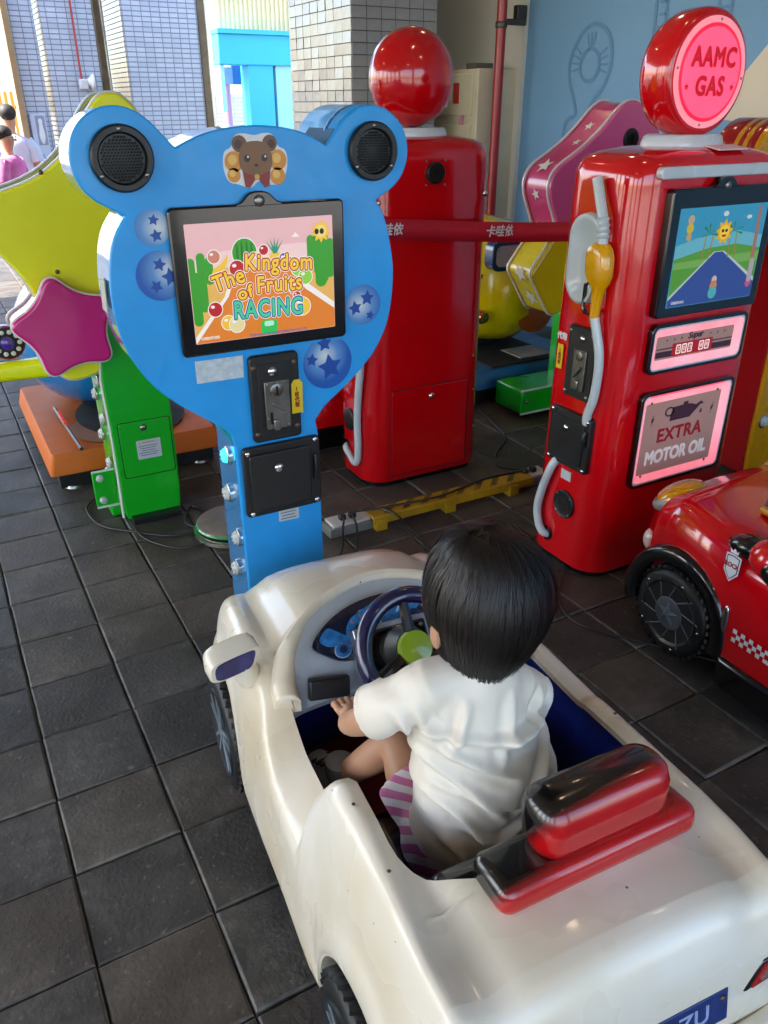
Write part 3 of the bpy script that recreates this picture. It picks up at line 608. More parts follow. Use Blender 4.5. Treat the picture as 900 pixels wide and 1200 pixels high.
for s in (-1, 1): bl('eye', ell(.007, .0075, 14, s * .020, .008), '#120805', 4); bl('eye_gleam', ell(.0024, .0024, 8, s * .020 + .002, .011), '#f0e6d8', 5); bl('bow_wing', [(0, -.03), (s * .032, -.018), (s * .028, -.05), (s * .018, -.052)], '#8a1f1c', 4)
bl('nose', ell(.004, .003, 10, .0, -.006), '#120805', 4); bl('bow_knot', ell(.006, .006, 12, .0, -.03), '#d0a24a', 5)
M_scuff = mat('scuffed_white_sticker', '#cfd3d4', rough=.5, col2='#a9b8c2', vscale=60)
decal('blank_sticker', [(-.184, .982), (-.068, .981), (-.066, 1.035), (-.184, 1.036)], M_scuff, bear, -.0006)
ys = decal('yellow_sticker', [(.046, .872), (.076, .872), (.078, .950), (.070, .960), (.055, .960), (.048, .950)], prt('yellow_sticker', '#d8b91e'), bear, -.0180)
text('sticker_lettering', '1\n枚\n代\n幣', .014, prt('dark_red_ink', '#8a2a12'), ys, (.0615, -.0188, .914), bold=.0006, sx=.9)
ms = decal('maker_sticker', [(-.002, .566), (.056, .564), (.057, .596), (-.002, .598)], mat('grey_white_label', '#b9bec0', rough=.5), bear, -.0006)
for k in range(3): decal('printed_line', rrect(.046 - .008 * (k % 2), .003, .001, 1, .026, .59 - .009 * k), prt('grey_ink', '#6d7478'), ms, -.0013)
# coin mechanism panel and cash door
def bolt(parent, x, y, z, m=M_rust, r=.0075): return MB().sph((x, y, z), (r, r * .55, r), 12, 8).build('bolt', m, parent)
cp = MB().xz(rrect(.130, .224, .012, 4, .007, .920), -.016, -.0005).build('coin_panel', M_blk, bear, bevel=.005)
MB().xz(rrect(.088, .185, .006, 3, .007, .918), -.0175, -.0155).build('inner_plate', mat('black_plate', '#1b1b1d', rough=.35, var=.2), cp, bevel=.001)
mech = MB().xz(rrect(.066, .125, .004, 3, .007, .905), -.026, -.017).build('coin_mechanism', M_zinc, cp, bevel=.002)
MB().lathe([(.018, -.026), (.018, -.029), (.015, -.031), (.0, -.031)], (.007, 0, .945), 'y', 28).build('coin_dial', M_zinc, mech) if False else None
MB().lathe([(.017, -.026), (.017, -.030), (.013, -.0315), (.002, -.0315)], (.004, 0, .944), 'y', 28).build('coin_dial', M_zinc, cp)
MB().box((.004, -.033, .944), (.004, .003, .024)).build('coin_slot', mat('deep_black', '#020202'), cp)
MB().box((.008, -.030, .900), (.04, .007, .007), M=Matrix.Rotation(R(38), 4, 'Y')).build('return_lever', M_zinc, cp, bevel=.002)
MB().box((-.012, -.0275, .873), (.005, .004, .03)).build('return_slot', mat('deep_black', '#020202'), cp)
MB().xz(rrect(.018, .03, .006, 4, .0, .855), -.034, -.026).build('reject_cup', M_zinc, cp, bevel=.003)
for x, z in ((.028, .882), (-.02, .872), (-.018, .962), (.032, .962), (.032, .85)): bolt(cp, x, -.0265, z, M_zinc, .0035)
MB().sph((.0, -.018, .990), (.0125, .008, .0125), 16, 10).build('lock', M_chrome, cp)
for x, z in ((-.047, 1.003), (.060, 1.005), (-.047, .832), (.060, .838)): bolt(cp, x, -.016, z)
dp = MB().xz(rrect(.214, .196, .012, 4, .014, .701), -.015, -.0005).build('cash_door', M_blk, bear, bevel=.004)
MB().xz(rrect(.170, .158, .010, 4, .006, .700), -.022, -.0145).build('door_leaf', mat('black_plate', '#1b1b1d'), dp, bevel=.004)
MB().tube([(.104, -.018, .75), (.104, -.024, .73), (.104, -.024, .70), (.104, -.018, .68)], .006, 8).build('hinge', M_blk, dp)
MB().sph((.0, -.022, .734), (.013, .007, .013), 16, 10).build('lock', M_chrome, dp)
for x, z in ((-.079, .784), (.108, .789), (-.077, .613), (.107, .614)): bolt(dp, x, -.0145, z, M_chrome)
# marquee lamps down the left side
M_lens = mat('clear_lens', '#b7b9b4', rough=.12, coat=.6, var=.25, vscale=90, bump=.002, bscale=260)
M_lensc = mat('lit_cyan_lens', '#4fd0d8', rough=.2, emit=1.5, ecol='#39e0e8', bump=.002, bscale=260)
def side_lamp(parent, x, y, z, lit=False, r=.025, sgn=-1, axis='x'):
    b = MB().lathe([(r, 0), (r, sgn * .006), (r * .86, sgn * .008)], (x, y, z), axis, 24).build('lamp', M_chrome, parent)
    l = MB().lathe([(r * .85, sgn * .006), (r * .75, sgn * .012), (r * .45, sgn * .017), (r * .05, sgn * .019)], (x, y, z), axis, 20).build('lens', M_lensc if lit else M_lens, b)
    for k in range(7):
        a = 2 * PI * k / 7; q = r * .5
        MB().sph((x + sgn * .0145, y + q * math.cos(a), z + q * math.sin(a)) if axis == 'x' else (x + q * math.cos(a), y + sgn * .0145, z + q * math.sin(a)), r * .17, 8, 6).build('lens_bead', M_lensc if lit else M_lens, b)
for (y, z, lit) in ((.080, .752, True), (.098, .635, False), (.050, .520, False), (.085, .405, False), (.06, .28, False)): side_lamp(bear, -.101, y, z, lit)
# small fruit sticker on the left rim
st = MB().box((-.349, .085, 1.19), (.002, .05, .07), M=Matrix.Rotation(R(3), 4, 'Y')).build('rim_sticker', prt('rim_sticker_ink', '#8fae7c', col2='#c9a9b8', vscale=40), bear)
# floor plate
MB().box((.014, .1, .012), (.30, .26, .024)).build('foot_plate', M_blk, bear, bevel=.004)
# ------------------------------------------------------------------ petrol-pump cabinets
M_red = gloss('red_fibreglass', '#cc0410', rough=.12, coat=.8, var=.10, wavy=.0016, rvar=.3)
M_redd = gloss('deep_red_fibreglass', '#bd040e', rough=.14, coat=.7, var=.08, wavy=.0016)
M_pw_ = gloss('pump_white', '#c6ccd0', rough=.25, coat=.5)
M_hose = gloss('pale_hose', '#b9c3c6', rough=.3, coat=.4)
def rr3(w, d, r, z, cx=0, cy=0, n=6): return [(x + cx, y + cy, z) for x, y in rrect(w, d, r, n)]
def pump_body(t, m, W, Dp, H0, taper):
    MB().loft([rr3(W - .03, Dp - .03, .09, .004, 0, Dp / 2), rr3(W - .03, Dp - .03, .09, .03, 0, Dp / 2)]).build('plinth', M_blkg, t)
    rings = []
    for z, k, dx in ((.028, .985, 0), (.036, 1, 0), (.5, 1 - taper * .3, 0), (.9, 1 - taper * .65, 0), (H0 - .06, 1 - taper, 0), (H0 - .03, 1 - taper - .006, 0), (H0 - .008, 1 - taper - .025, 0), (H0 + .008, 1 - taper - .06, 0), (H0 + .024, 1 - taper - .16, 0), (H0 + .038, 1 - taper - .38, 0), (H0 + .043, .3, 0)):
        rings.append(rr3(W * (1 - (1 - k) * .35) if z < H0 - .031 else W * (k + taper * .65), Dp * k, min(.105, Dp * k * .45), z, 0, Dp * .5, 8))
    return MB().loft(rings).build('body', m, t, smooth=50)
gas = thing('petrol_pump_cabinet', 'red petrol pump game cabinet with lit round gas sign and screen', 'arcade machine', (2.19, 1.80, 0))
pump_body(gas, M_red, .68, .37, 1.415, .05)
LX = -.3415
# lit round sign on its collar
MB().lathe([(.155, -.012), (.155, .02), (.147, .04), (.137, .046)], (0, .185, 1.442), 'z', 40, 1, .62).build('collar', M_pw_, gas)
sg = MB().lathe([(.150, -.068), (.162, -.066), (.172, -.055), (.176, -.03), (.175, .02), (.166, .05), (.14, .072), (.08, .085), (.005, .09)], (0, .19, 1.655), 'y', 56).build('sign_drum', M_red, gas, smooth=55)
M_pk1 = mat('sign_rim_pink', '#f09aa4', rough=.3, emit=.55, ecol='#ff8a98', var=.04)
M_pk2 = mat('sign_lit_pink', '#f0506c', rough=.3, emit=1.05, ecol='#ff4a6e', var=.1, vscale=9)
M_pk3 = mat('sign_glow_red', '#e8203c', rough=.3, emit=.8, ecol='#f4163f', var=.08, vscale=9)
MB().lathe([(.150, .12), (.150, .118), (.003, .1175)], (0, 0, 1.655), 'y', 56).build('sign_face', M_pk1, sg)
for o in sg.children: pass
MB().lathe([(.132, .1165), (.130, .1158), (.002, .1155)], (0, 0, 1.655), 'y', 56).build('sign_ring', M_pk3, sg)
MB().lathe([(.122, .1145), (.120, .1138), (.002, .1128)], (0, 0, 1.655), 'y', 56).build('sign_panel', M_pk2, sg)
M_sr = mat('sign_letter_red', '#b00f22', rough=.35, emit=.65, ecol='#c00018')
text('sign_lettering', 'AAMC', .072, M_sr, sg, (.002, .1112, 1.695), bold=.0030, sx=.86, space=1.12)
text('sign_lettering', 'GAS', .072, M_sr, sg, (0, .1112, 1.618), bold=.0030, sx=.86, space=1.12)
for s in (-1, 1): decal('sign_star', star(.011, .0045, s * .098, 1.618), M_sr, sg, .1125)
for a in (85, 175, 265, 355): MB().sph((.141 * math.cos(R(a)), .117, 1.655 + .141 * math.sin(R(a))), (.004, .002, .004), 10, 6).build('screw', M_zinc, sg)
# white band under the dome
MB().xz(rrect(.60, .034, .014, 5, .03, 1.392), -.006, .02).build('white_band', M_pw_, gas, bevel=.004)
MB().box((.06, .06, 1.4525), (.13, .06, .004), M=Matrix.Rotation(R(9), 4, 'X')).build('paper_label', mat('pale_label', '#d5b9b8', rough=.5), gas)
# screen
sfx, sfz = .008, 1.157
gs = MB().xz(rrect(.468, .384, .014, 4, sfx, sfz), -.022, .03).build('screen_frame', M_blkg, gas, bevel=.005)
MB().xz(catmull([(.07, 1.348), (.045, 1.352), (.025, 1.371), (.0, 1.377), (-.025, 1.371), (-.045, 1.352), (-.07, 1.348)], 5), -.0215, .02).build('frame_hump', M_blkg, gs, bevel=.003)
MB().sph((0, -.023, 1.352), (.013, .006, .013), 18, 10).build('lens', M_zinc, gs)
gd = MB().xz(rrect(.392, .296, .002, 2, sfx, sfz - .012), -.0235, -.0215).build('display', pic('racing_sky', '#3f9fc8', .5), gas, smooth=0)
_gl = [-.0237]
def gl(name, o, m):
    _gl[0] -= .00015; MB().xz([(min(max(x, -.194), .194) + sfx, min(max(z, -.146), .146) + sfz - .012) for x, z in o], _gl[0], _gl[0] + .0001).build(name, m, gd, smooth=0)
Q = lambda n, c, e=.5: pic('racing_' + n, c, e)
gl('sky_low', [(-.2, 0), (.2, 0), (.2, .05), (.08, .07), (-.1, .06), (-.2, .04)], Q('skylow', '#6fc0d4'))
gl('meadow', [(-.2, -.15), (.2, -.15), (.2, .01), (.08, .03), (-.05, .025), (-.2, .0)], Q('grass', '#5da43a')); gl('meadow_strip', [(-.2, -.03), (.2, -.03), (.2, .0), (-.2, -.01)], Q('grass2', '#7fb85a'))
gl('road_edge', [(-.2, -.115), (-.02, .012), (.025, .012), (.2, -.085), (.2, -.15), (-.2, -.15)], Q('kerb', '#c8d4d8')); gl('road', [(-.2, -.125), (-.016, .01), (.02, .01), (.2, -.098), (.2, -.15), (-.2, -.15)], Q('road', '#3a55a0'))
for s in (-1, 1):
    for dx in (.045, .075): gl('palm_trunk', [(s * dx - .003, -.01), (s * dx + .003, -.01), (s * (dx - .008) + .002, .065), (s * (dx - .008) - .002, .065)], Q('trunk', '#a58a4a'))
    for a in (20, 60, 100, 140, 200, 340): gl('palm_leaf', [(s * .055, .07), (s * .055 + .035 * math.cos(R(a)) + .006, .07 + .026 * math.sin(R(a)) + .004), (s * .055 + .04 * math.cos(R(a)), .068 + .03 * math.sin(R(a)))], Q('leaf', '#2f8a3a'))
gl('sun_rays', star(.04, .026, .008, .07, 90, 9), Q('sun', '#e0b022', .6)); gl('sun_disc', ell(.022, .022, 20, .008, .07), Q('sun2', '#f0c83a', .65))
for a in (.0, .016): gl('sun_glass', ell(.006, .005, 10, a, .074), Q('dark', '#3a2410', .2))
gl('sun_smile', [(-.004, .062), (.02, .062), (.014, .055), (.002, .055)], Q('smile', '#b03a20'))
gl('tree_trunk', [(.155, -.02), (.172, -.02), (.165, .14), (.152, .14)], Q('pinktrunk', '#b07a6a'))
for x, z, r_, c in ((.0, -.075, .012, '#d8c8b8'), (.0, -.095, .017, '#d88a5a'), (.0, -.116, .02, '#58b8c0'), (-.15, .115, .014, '#c8b090'), (-.15, .09, .015, '#d8c040'), (-.15, .065, .012, '#c8a878'), (.165, -.1, .014, '#c86090')): gl('sprite', ell(r_, r_, 14, x, z), Q('s' + c.strip('#'), c))
gl('gauge', rrect(.022, .075, .01, 4, .165, -.06), Q('gauge', '#b8b0c0'))
gl('cloud', ell(.012, .008, 12, .0, .125), Q('cloud', '#d8e4e8')); gl('cloud', ell(.012, .006, 12, .11, .11), Q('cloud', '#d8e4e8'))
text('counter_lettering', 'CREDIT:015', .011, Q('white', '#dfe4e8'), gd, (sfx - .155, _gl[0] - .0003, sfz - .145), bold=.0004, ext=.0001)
# two lit recessed panels
M_glow = mat('panel_glow_pink', '#f0c8cc', rough=.35, emit=.75, ecol='#ff6a78', var=.2, vscale=7)
M_gr2 = mat('panel_glow_red', '#f07080', rough=.35, emit=.7, ecol='#ff2a48')
def lit_panel(name, cz, w, h):
    f = MB().ring_xz(rrect(w, h, .026, 6, .008, cz), rrect(w - .022, h - .022, .020, 6, .008, cz), -.016, .03).build(name, M_blkg, gas, bevel=.003)
    MB().ring_xz(rrect(w - .021, h - .021, .020, 6, .008, cz), rrect(w - .034, h - .034, .018, 6, .008, cz), -.0135, .03).build('white_lip', M_pw_, f, bevel=.002)
    MB().ring_xz(rrect(w - .034, h - .034, .018, 6, .008, cz), rrect(w - .085, h - .085, .010, 6, .008, cz), -.001, .001).build('light_tray', M_glow, f) if False else None
    b = MB().loft([[(x, -.0125, z) for x, z in rrect(w - .034, h - .034, .018, 6, .008, cz)], [(x, -.0045, z) for x, z in rrect(w - .088, h - .088, .010, 6, .0, cz)]], cap=False).build('light_tray', M_glow, f)
    return f, MB().xz(rrect(w - .088, h - .088, .006, 3, .0, cz), -.005, -.003).build('print_panel', mat('print_panel_rose', '#a58478', rough=.4, emit=.12, ecol='#d89a94', var=.06), f, smooth=0)
f1, pp = lit_panel('price_panel', .860, .452, .166)
lp = lambda n, o, m, par, y=-.0056: decal(n, o, m, par, y, .0004)
M_pink_st = mat('price_stripe', '#b8605e', rough=.4, emit=.15, ecol='#d04048'); M_plum = mat('plum_print', '#4a2a3a', rough=.4)
lp('stripe', rrect(.36, .02, .002, 2, 0, .838), M_plum, f1); lp('stripe', rrect(.36, .004, .001, 1, 0, .857), M_plum, f1)
lp('price_window', rrect(.19, .044, .004, 3, -.012, .848), mat('price_window_red', '#a01824', rough=.35, emit=.3, ecol='#c01828'), f1, -.0061)
M_dig = mat('price_digit', '#e8d8d0', rough=.4, emit=.5, ecol='#ffe0d8')
for k, ch in enumerate('203 88'):
    if ch != ' ': MB().ring_xz(rrect(.022, .032, .003, 2, -.078 + .027 * k, .848), rrect(.014, .024, .002, 2, -.078 + .027 * k, .848), -.0068, -.0062).build('digit_window', M_dig, f1, smooth=0); text('digit', ch, .021, M_dig, f1, (-.078 + .027 * k, -.0068, .848), bold=.0, ext=.0002)
text('panel_lettering', 'Super', .03, M_plum, f1, (-.005, -.0062, .888), shear=.25, bold=.0008, ext=.0003)
for k in (-4, -3, -2, 2, 3, 4): lp('star_print', star(.005, .002, k * .034, .884), M_plum, f1)
f2, pp2 = lit_panel('oil_panel', .537, .452, .352)
MB().box((0, -.012, .698), (.36, .004, .006)).build('led_strip', M_gr2, f2); MB().box((0, -.012, .936), (.36, .004, .005)).build('led_strip', M_gr2, f1)
M_rd = prt('panel_red_ink', '#9a2430', emit=.1, ecol='#b02030'); M_wh = prt('panel_white_ink', '#d8cfca', emit=.2, ecol='#f0e4de')
text('panel_lettering', 'EXTRA', .068, M_rd, f2, (.0, -.0062, .54), bold=.0022, ext=.0003, space=1.08)
text('panel_lettering', 'MOTOR OIL', .068, M_wh, f2, (.0, -.0062, .462), bold=.0030, ext=.0003, sx=.82)
can = [(-.06, .59), (.04, .59), (.05, .60), (.088, .632), (.095, .626), (.098, .634), (.086, .642), (.062, .632), (.044, .638), (.02, .642), (.02, .652), (-.002, .652), (-.002, .642), (-.05, .640), (-.058, .612)]
lp('oil_can', can, M_plum, f2); MB().ring_xz(ell(.022, .018, 20, -.066, .626), ell(.015, .012, 20, -.066, .626), -.006, -.0056).build('oil_can_handle', M_plum, f2, smooth=0)
lp('oil_drop', chaikin([(.092, .618), (.099, .600), (.092, .594), (.085, .600)]), M_plum, f2)
for s in (-1, 1): lp('bolt_print', [(s * .145 - .006, .602), (s * .145 + .006, .628), (s * .145 + .003, .612), (s * .145 + .010, .614), (s * .145 - .004, .584), (s * .145 + .0, .600)], M_plum, f2)
for x in (-.16, .16):
    for z in (.40, .672): MB().sph((x, -.006, z), (.005, .003, .005), 10, 6).build('screw', M_rust, f2)
# nozzle side (left face): cradle, nozzle, hose, coin panel, cash door, speaker, stickers
def sidebox(name, y, z, dy, dz, dx, m, par, bev=.004, off=0., r=.01):
    return MB().yz(rrect(dy, dz, r, 4, y, z), LX - off - dx, LX - off + .012).build(name, m, par, bevel=bev)
cr = MB().loft([[(LX + .012, y, z) for y, z in rrect(.155, .285, .075, 10, .195, 1.128)], [(LX - .012, y, z) for y, z in rrect(.150, .28, .073, 10, .195, 1.128)], [(LX - .016, y, z) for y, z in rrect(.135, .265, .066, 10, .195, 1.128)], [(LX - .014, y, z) for y, z in rrect(.112, .242, .055, 10, .195, 1.128)], [(LX - .002, y, z) for y, z in rrect(.086, .205, .042, 10, .195, 1.128)], [(LX + .002, y, z) for y, z in rrect(.03, .10, .014, 10, .195, 1.128)]]).build('nozzle_cradle', M_hose, gas, smooth=60)
nz_ = MB().loft([[(LX - .030 + dx, .090 + a + dy, z) for dx, dy in rrect(w, d, min(w, d) * .45, 4)] for z, w, d, a in ((.962, .030, .030, .006), (1.02, .034, .034, .004), (1.06, .040, .045, .0), (1.075, .052, .075, .004), (1.10, .058, .098, .008), (1.15, .058, .100, .012), (1.175, .054, .088, .016), (1.192, .040, .052, .012))]).build('nozzle', gloss('nozzle_yellow', '#d99a00', rough=.18), gas, bevel=.003, smooth=45)
spout = catmull([(LX - .03, .097, 1.18), (LX - .03, .10, 1.22), (LX - .028, .11, 1.26), (LX - .022, .14, 1.32), (LX - .018, .165, 1.372)], 5)
MB().tube(spout, .0165, 12).build('spout', M_hose, nz_)
rb = MB()
for k in range(4): c_ = spout[4 + 2 * k]; d_ = (Vector(spout[5 + 2 * k]) - Vector(spout[3 + 2 * k])).normalized(); rb.tube([Vector(c_) - d_ * .006, Vector(c_), Vector(c_) + d_ * .006], [.0165, .021, .0165], 14)
rb.build('ribbed_collar', M_hose, nz_)
MB().tube([(LX - .03, .125, 1.072), (LX - .03, .15, 1.06), (LX - .03, .152, .99), (LX - .03, .142, .975), (LX - .03, .105, .972)], .007, 8).build('trigger_guard', M_blkg, nz_)
MB().tube([(LX - .03, .118, 1.06), (LX - .03, .13, 1.03), (LX - .03, .144, 1.008)], .006, 8).build('trigger', M_hose, nz_)
MB().tube(catmull([(LX - .03, .096, .968), (LX - .026, .085, .93), (LX - .02, .066, .86), (LX - .018, .06, .79), (LX - .016, .068, .70), (LX - .014, .088, .64), (LX - .004, .098, .60)], 6), .0155, 12).build('hose', M_hose, gas)
MB().tube(catmull([(LX + .01, .225, .43), (LX - .016, .236, .39), (LX - .018, .272, .29), (LX - .018, .290, .20), (LX - .018, .275, .14), (LX - .014, .25, .11), (LX + .012, .235, .10)], 6), .0155, 12).build('hose', M_hose, gas)
MB().lathe([(.028, .01), (.028, -.003), (.02, -.004)], (LX, .240, .105), 'x', 20).build('hose_grommet', M_blkg, gas)
cpn = sidebox('coin_panel', .158, .795, .128, .245, .014, M_blk, gas)
mc = sidebox('coin_mechanism', .150, .775, .060, .14, .008, M_zinc, cpn, .002, .014, .004)
MB().lathe([(.016, -.021), (.016, -.026), (.012, -.027)], (LX, .150, .825), 'x', 20).build('coin_dial', M_zinc, cpn); MB().box((LX - .027, .15, .77), (.01, .008, .05), M=Matrix.Rotation(R(40), 4, 'X')).build('return_lever', M_zinc, cpn, bevel=.002)
MB().box((LX - .024, .15, .725), (.012, .02, .035)).build('reject_cup', M_zinc, cpn, bevel=.004); MB().sph((LX - .016, .150, .882), (.008, .012, .012), 14, 8).build('lock', M_chrome, cpn)
for y, z in ((.105, .90), (.212, .90), (.105, .69), (.212, .69)): MB().sph((LX - .015, y, z), (.005, .0075, .0075), 12, 8).build('bolt', M_zinc, cpn)
cdn = sidebox('cash_door', .172, .518, .205, .205, .013, M_blk, gas)
sidebox('door_leaf', .172, .515, .16, .16, .008, mat('black_plate', '#1b1b1d'), cdn, .003, .012)
MB().sph((LX - .022, .178, .562), (.007, .012, .012), 14, 8).build('lock', M_chrome, cdn); MB().tube([(LX - .018, .083, .575), (LX - .026, .083, .56), (LX - .026, .083, .535), (LX - .018, .083, .52)], .006, 8).build('hinge', M_blk, cdn)
for y, z in ((.082, .608), (.262, .608), (.082, .428), (.262, .428)): MB().sph((LX - .014, y, z), (.005, .0075, .0075), 12, 8).build('bolt', M_chrome, cdn)
spk = MB().lathe([(.054, .01), (.054, -.006), (.050, -.009), (.044, -.006), (.02, -.008), (.002, -.009)], (LX, .165, .262), 'x', 36).build('speaker', M_blk, gas)
for a in (45, 135, 225, 315): MB().sph((LX - .008, .165 + .047 * math.cos(R(a)), .262 + .047 * math.sin(R(a))), (.003, .004, .004), 10, 6).build('screw', M_zinc, spk)
MB().box((LX - .001, .172, .376), (.003, .05, .036)).build('maker_sticker', mat('grey_white_label', '#b9bec0'), gas)
ysk = MB().box((LX - .001, .270, .792), (.003, .028, .085)).build('yellow_sticker', prt('yellow_sticker', '#d8b91e'), gas)
text('sticker_lettering', '1\n枚\n代\n幣', .014, prt('dark_red_ink', '#8a2a12'), ysk, (LX - .0032, .270, .792), (PI / 2, 0, -PI / 2), bold=.0006)
text('sticker_lettering', '代幣', .026, M_white, gas, (LX - .0006, .268, .862), (PI / 2, 0, -PI / 2), bold=.001)

# ------------------------------------------------------------------ back of the second pump
rp = thing('petrol_pump_cabinet', 'red petrol pump cabinet turned backwards, domed red sign above fan vent', 'arcade machine', (1.83, 2.88, 0))
pump_body(rp, M_redd, .61, .345, 1.42, .04)
MB().lathe([(.152, -.012), (.152, .02), (.145, .036), (.135, .042)], (-.01, .165, 1.447), 'z', 40, 1, .62).build('collar', M_pw_, rp)
MB().lathe([(.004, -.118), (.05, -.113), (.10, -.097), (.14, -.070), (.168, -.03), (.176, .01), (.172, .05), (.160, .062), (.004, .064)], (-.01, .165, 1.664), 'y', 56).build('sign_drum', M_redd, rp, smooth=60)
fv = MB().lathe([(.042, .01), (.042, -.006), (.037, -.010), (.034, -.006), (.008, -.005), (.001, -.005)], (.0, 0, 1.33), 'y', 36).build('fan_vent', M_blk, rp)
for r_ in (.030, .023, .016, .009): MB().lathe([(r_ + .0016, -.008), (r_ + .0016, -.011), (r_ - .0016, -.011), (r_ - .0016, -.008)], (0, 0, 1.33), 'y', 28).build('guard_ring', mat('dark_wire', '#3a3632', rough=.4, metal=.7), fv)
for sx_ in (-1, 1):
    for sz_ in (-1, 1): MB().sph((sx_ * .044, -.002, 1.33 + sz_ * .044), (.005, .004, .005), 10, 6).build('screw', M_zinc, fv)
dr = MB().xz(rrect(.40, .40, .012, 4, .005, .255), -.0022, .02).build('service_door', M_redd, rp, bevel=.003)
MB().ring_xz(rrect(.408, .408, .014, 4, .005, .255), rrect(.402, .402, .012, 4, .005, .255), -.0006, .02).build('door_gap', mat('deep_black', '#020202'), rp)
MB().sph((.01, -.003, .408), (.015, .010, .015), 18, 10).build('lock', M_chrome, dr)
MB().sph((.248, .004, 1.243), (.012, .009, .012), 16, 10).build('key_switch', M_chrome, rp); MB().sph((-.255, .004, 1.23), (.010, .008, .010), 16, 10).build('key_switch', M_chrome, rp)
for x, z in ((.24, .40), (.25, .22), (.23, .56)): MB().sph((x, .002, z), (.004, .003, .004), 8, 6).build('screw', M_zinc, rp)
RX = -.304
MB().tube(catmull([(RX - .016, .055, .75), (RX - .016, .05, .60), (RX - .016, .075, .45), (RX - .016, .09, .32), (RX - .016, .085, .2), (RX - .016, .095, .125), (RX - .016, .125, .105), (RX - .016, .17, .125), (RX - .012, .215, .145), (RX + .012, .235, .148)], 6), .0165, 12).build('hose', M_hose, rp)
MB().lathe([(.03, .01), (.03, -.003), (.02, -.004)], (RX, .228, .15), 'x', 20).build('hose_grommet', M_blkg, rp)
MB().lathe([(.052, .01), (.052, -.006), (.048, -.009), (.02, -.008), (.002, -.009)], (RX, .195, .29), 'x', 36).build('speaker', M_blk, rp)
for x in (-.2, .2): MB().cyl((x, .06, 0), (x, .06, .012), .03, n=16).build('foot', M_chrome, rp)
# ------------------------------------------------------------------ star-headed cabinets seen from the back
def rstar(R1, R2, cx, cz, rot=90): return chaikin(star(R1, R2, cx, cz, rot), 3, .22) if R1 != .23 else chaikin(star(R1, R2, cx, cz, rot), 2, .14)
M_ylw = gloss('lemon_fibreglass', '#f0f000', rough=.45, coat=.1)
M_mag = gloss('magenta_fibreglass', '#cc1478', rough=.24, coat=.6)
M_grn = gloss('green_fibreglass', '#0aa81a', rough=.3, coat=.4)
M_pnk = gloss('pink_fibreglass', '#d85a94', rough=.3, coat=.4)
M_silv = mat('silver_edge_band', '#c9c8c0', rough=.12, metal=.9, var=.15, vscale=6)
M_wline = gloss('white_piping', '#d9d6cf', rough=.3)
def star_head(t, m_face, m_band, m_line, R1, R2, cx, cz, y0, th, rot=90, name='star_head', stars=(), m_star=None):
    o = rstar(R1, R2, cx, cz, rot); k = .985
    h = MB().xz(o, y0, y0 + th * .12).build(name, m_face, t, bevel=.008 if R1 > .3 else .018, seg=4)
    MB().xz([(cx + (x - cx) * k, cz + (z - cz) * k) for x, z in o], y0 + th * .12, y0 + th * .88).build('side_band', m_band, h, smooth=60)
    MB().xz(o, y0 + th * .88, y0 + th).build('front_shell', m_face, h, bevel=.008, seg=3)
    for yy in (y0 + th * .10, y0 + th * .90):
        q = [(x, yy, z) for x, z in [(cx + (x - cx) * 1.004, cz + (z - cz) * 1.004) for x, z in o]]; MB().tube(q + [q[0], q[1]], .0065, 6, cap=False).build('edge_piping', m_line, h)
    if stars:
        n = len(o); per = [Vector(((cx + (x - cx) * k), (cz + (z - cz) * k))) for x, z in o]
        for (f_, yy, s) in stars:
            i = int(f_ * n) % n; p = per[i]; tg = (per[(i + 2) % n] - per[i - 2]).normalized(); nr = Vector((tg.y, -tg.x))
            if nr.dot(p - Vector((cx, cz))) < 0: nr = -nr
            vs = []
            for a, b in star(s, s * .45): 
                q = p + tg * a + nr * .003; vs.append((q.x, y0 + yy + b, q.y))
            MB().add(vs, [tuple(range(10))]).build('star_print', m_star, h, smooth=0)
    return h
ys_ = thing('star_cabinet', 'yellow star cabinet on green post seen from the back, smaller magenta star below', 'arcade machine', (.61, 3.14, 0))
star_head(ys_, M_ylw, M_silv, M_wline, .60, .355, .06, 1.075, .0, .20)
star_head(ys_, M_mag, gloss('pink_band', '#b0587c', rough=.15, coat=.8, metal=.3), M_wline, .205, .128, -.225, .845, -.075, .17, 100, 'lower_star', [(.32, .085, .045)], M_wline)
for x, z in ((-.21, 1.365), (-.215, 1.035)): MB().sph((x, -.002, z), (.008, .006, .008), 12, 8).build('screw', M_rust, ys_)
# green post with side lamps, door and foot bracket
gp_o = [(-.125, .03), (-.105, .0), (.09, .0), (.118, .03), (.125, .5), (.10, .66), (.06, .86), (-.09, .86), (-.13, .66), (-.125, .4)]
gpst = MB().xz(chaikin(gp_o, 2, .2), -.02, .24).build('post', M_grn, ys_, bevel=.006)
MB().tube([(x, -.012, z) for x, z in [(-.131, .02), (-.128, .2), (-.127, .4), (-.132, .62), (-.10, .84)]], .006, 6).build('edge_piping', M_wline, ys_)
gdoor = MB().xz(rrect(.205, .235, .01, 4, .005, .315), -.0225, .0).build('service_door', M_grn, ys_, bevel=.002)
MB().ring_xz(rrect(.213, .243, .012, 4, .005, .315), rrect(.207, .237, .01, 4, .005, .315), -.0208, .0).build('door_gap', mat('deep_black', '#020202'), ys_)
MB().sph((.0, -.024, .405), (.014, .008, .014), 16, 10).build('lock', M_zinc, gdoor)
wl = decal('warning_label', rrect(.098, .082, .004, 3, .012, .310), mat('grey_white_label', '#b9bec0'), gdoor, -.0228)
wl.parent = gdoor
text('label_lettering', '⚠ WARNING ⚠', .0105, prt('label_orange_ink', '#b86a1e'), gdoor, (.012, -.0236, .340), bold=.0003, ext=.0001)
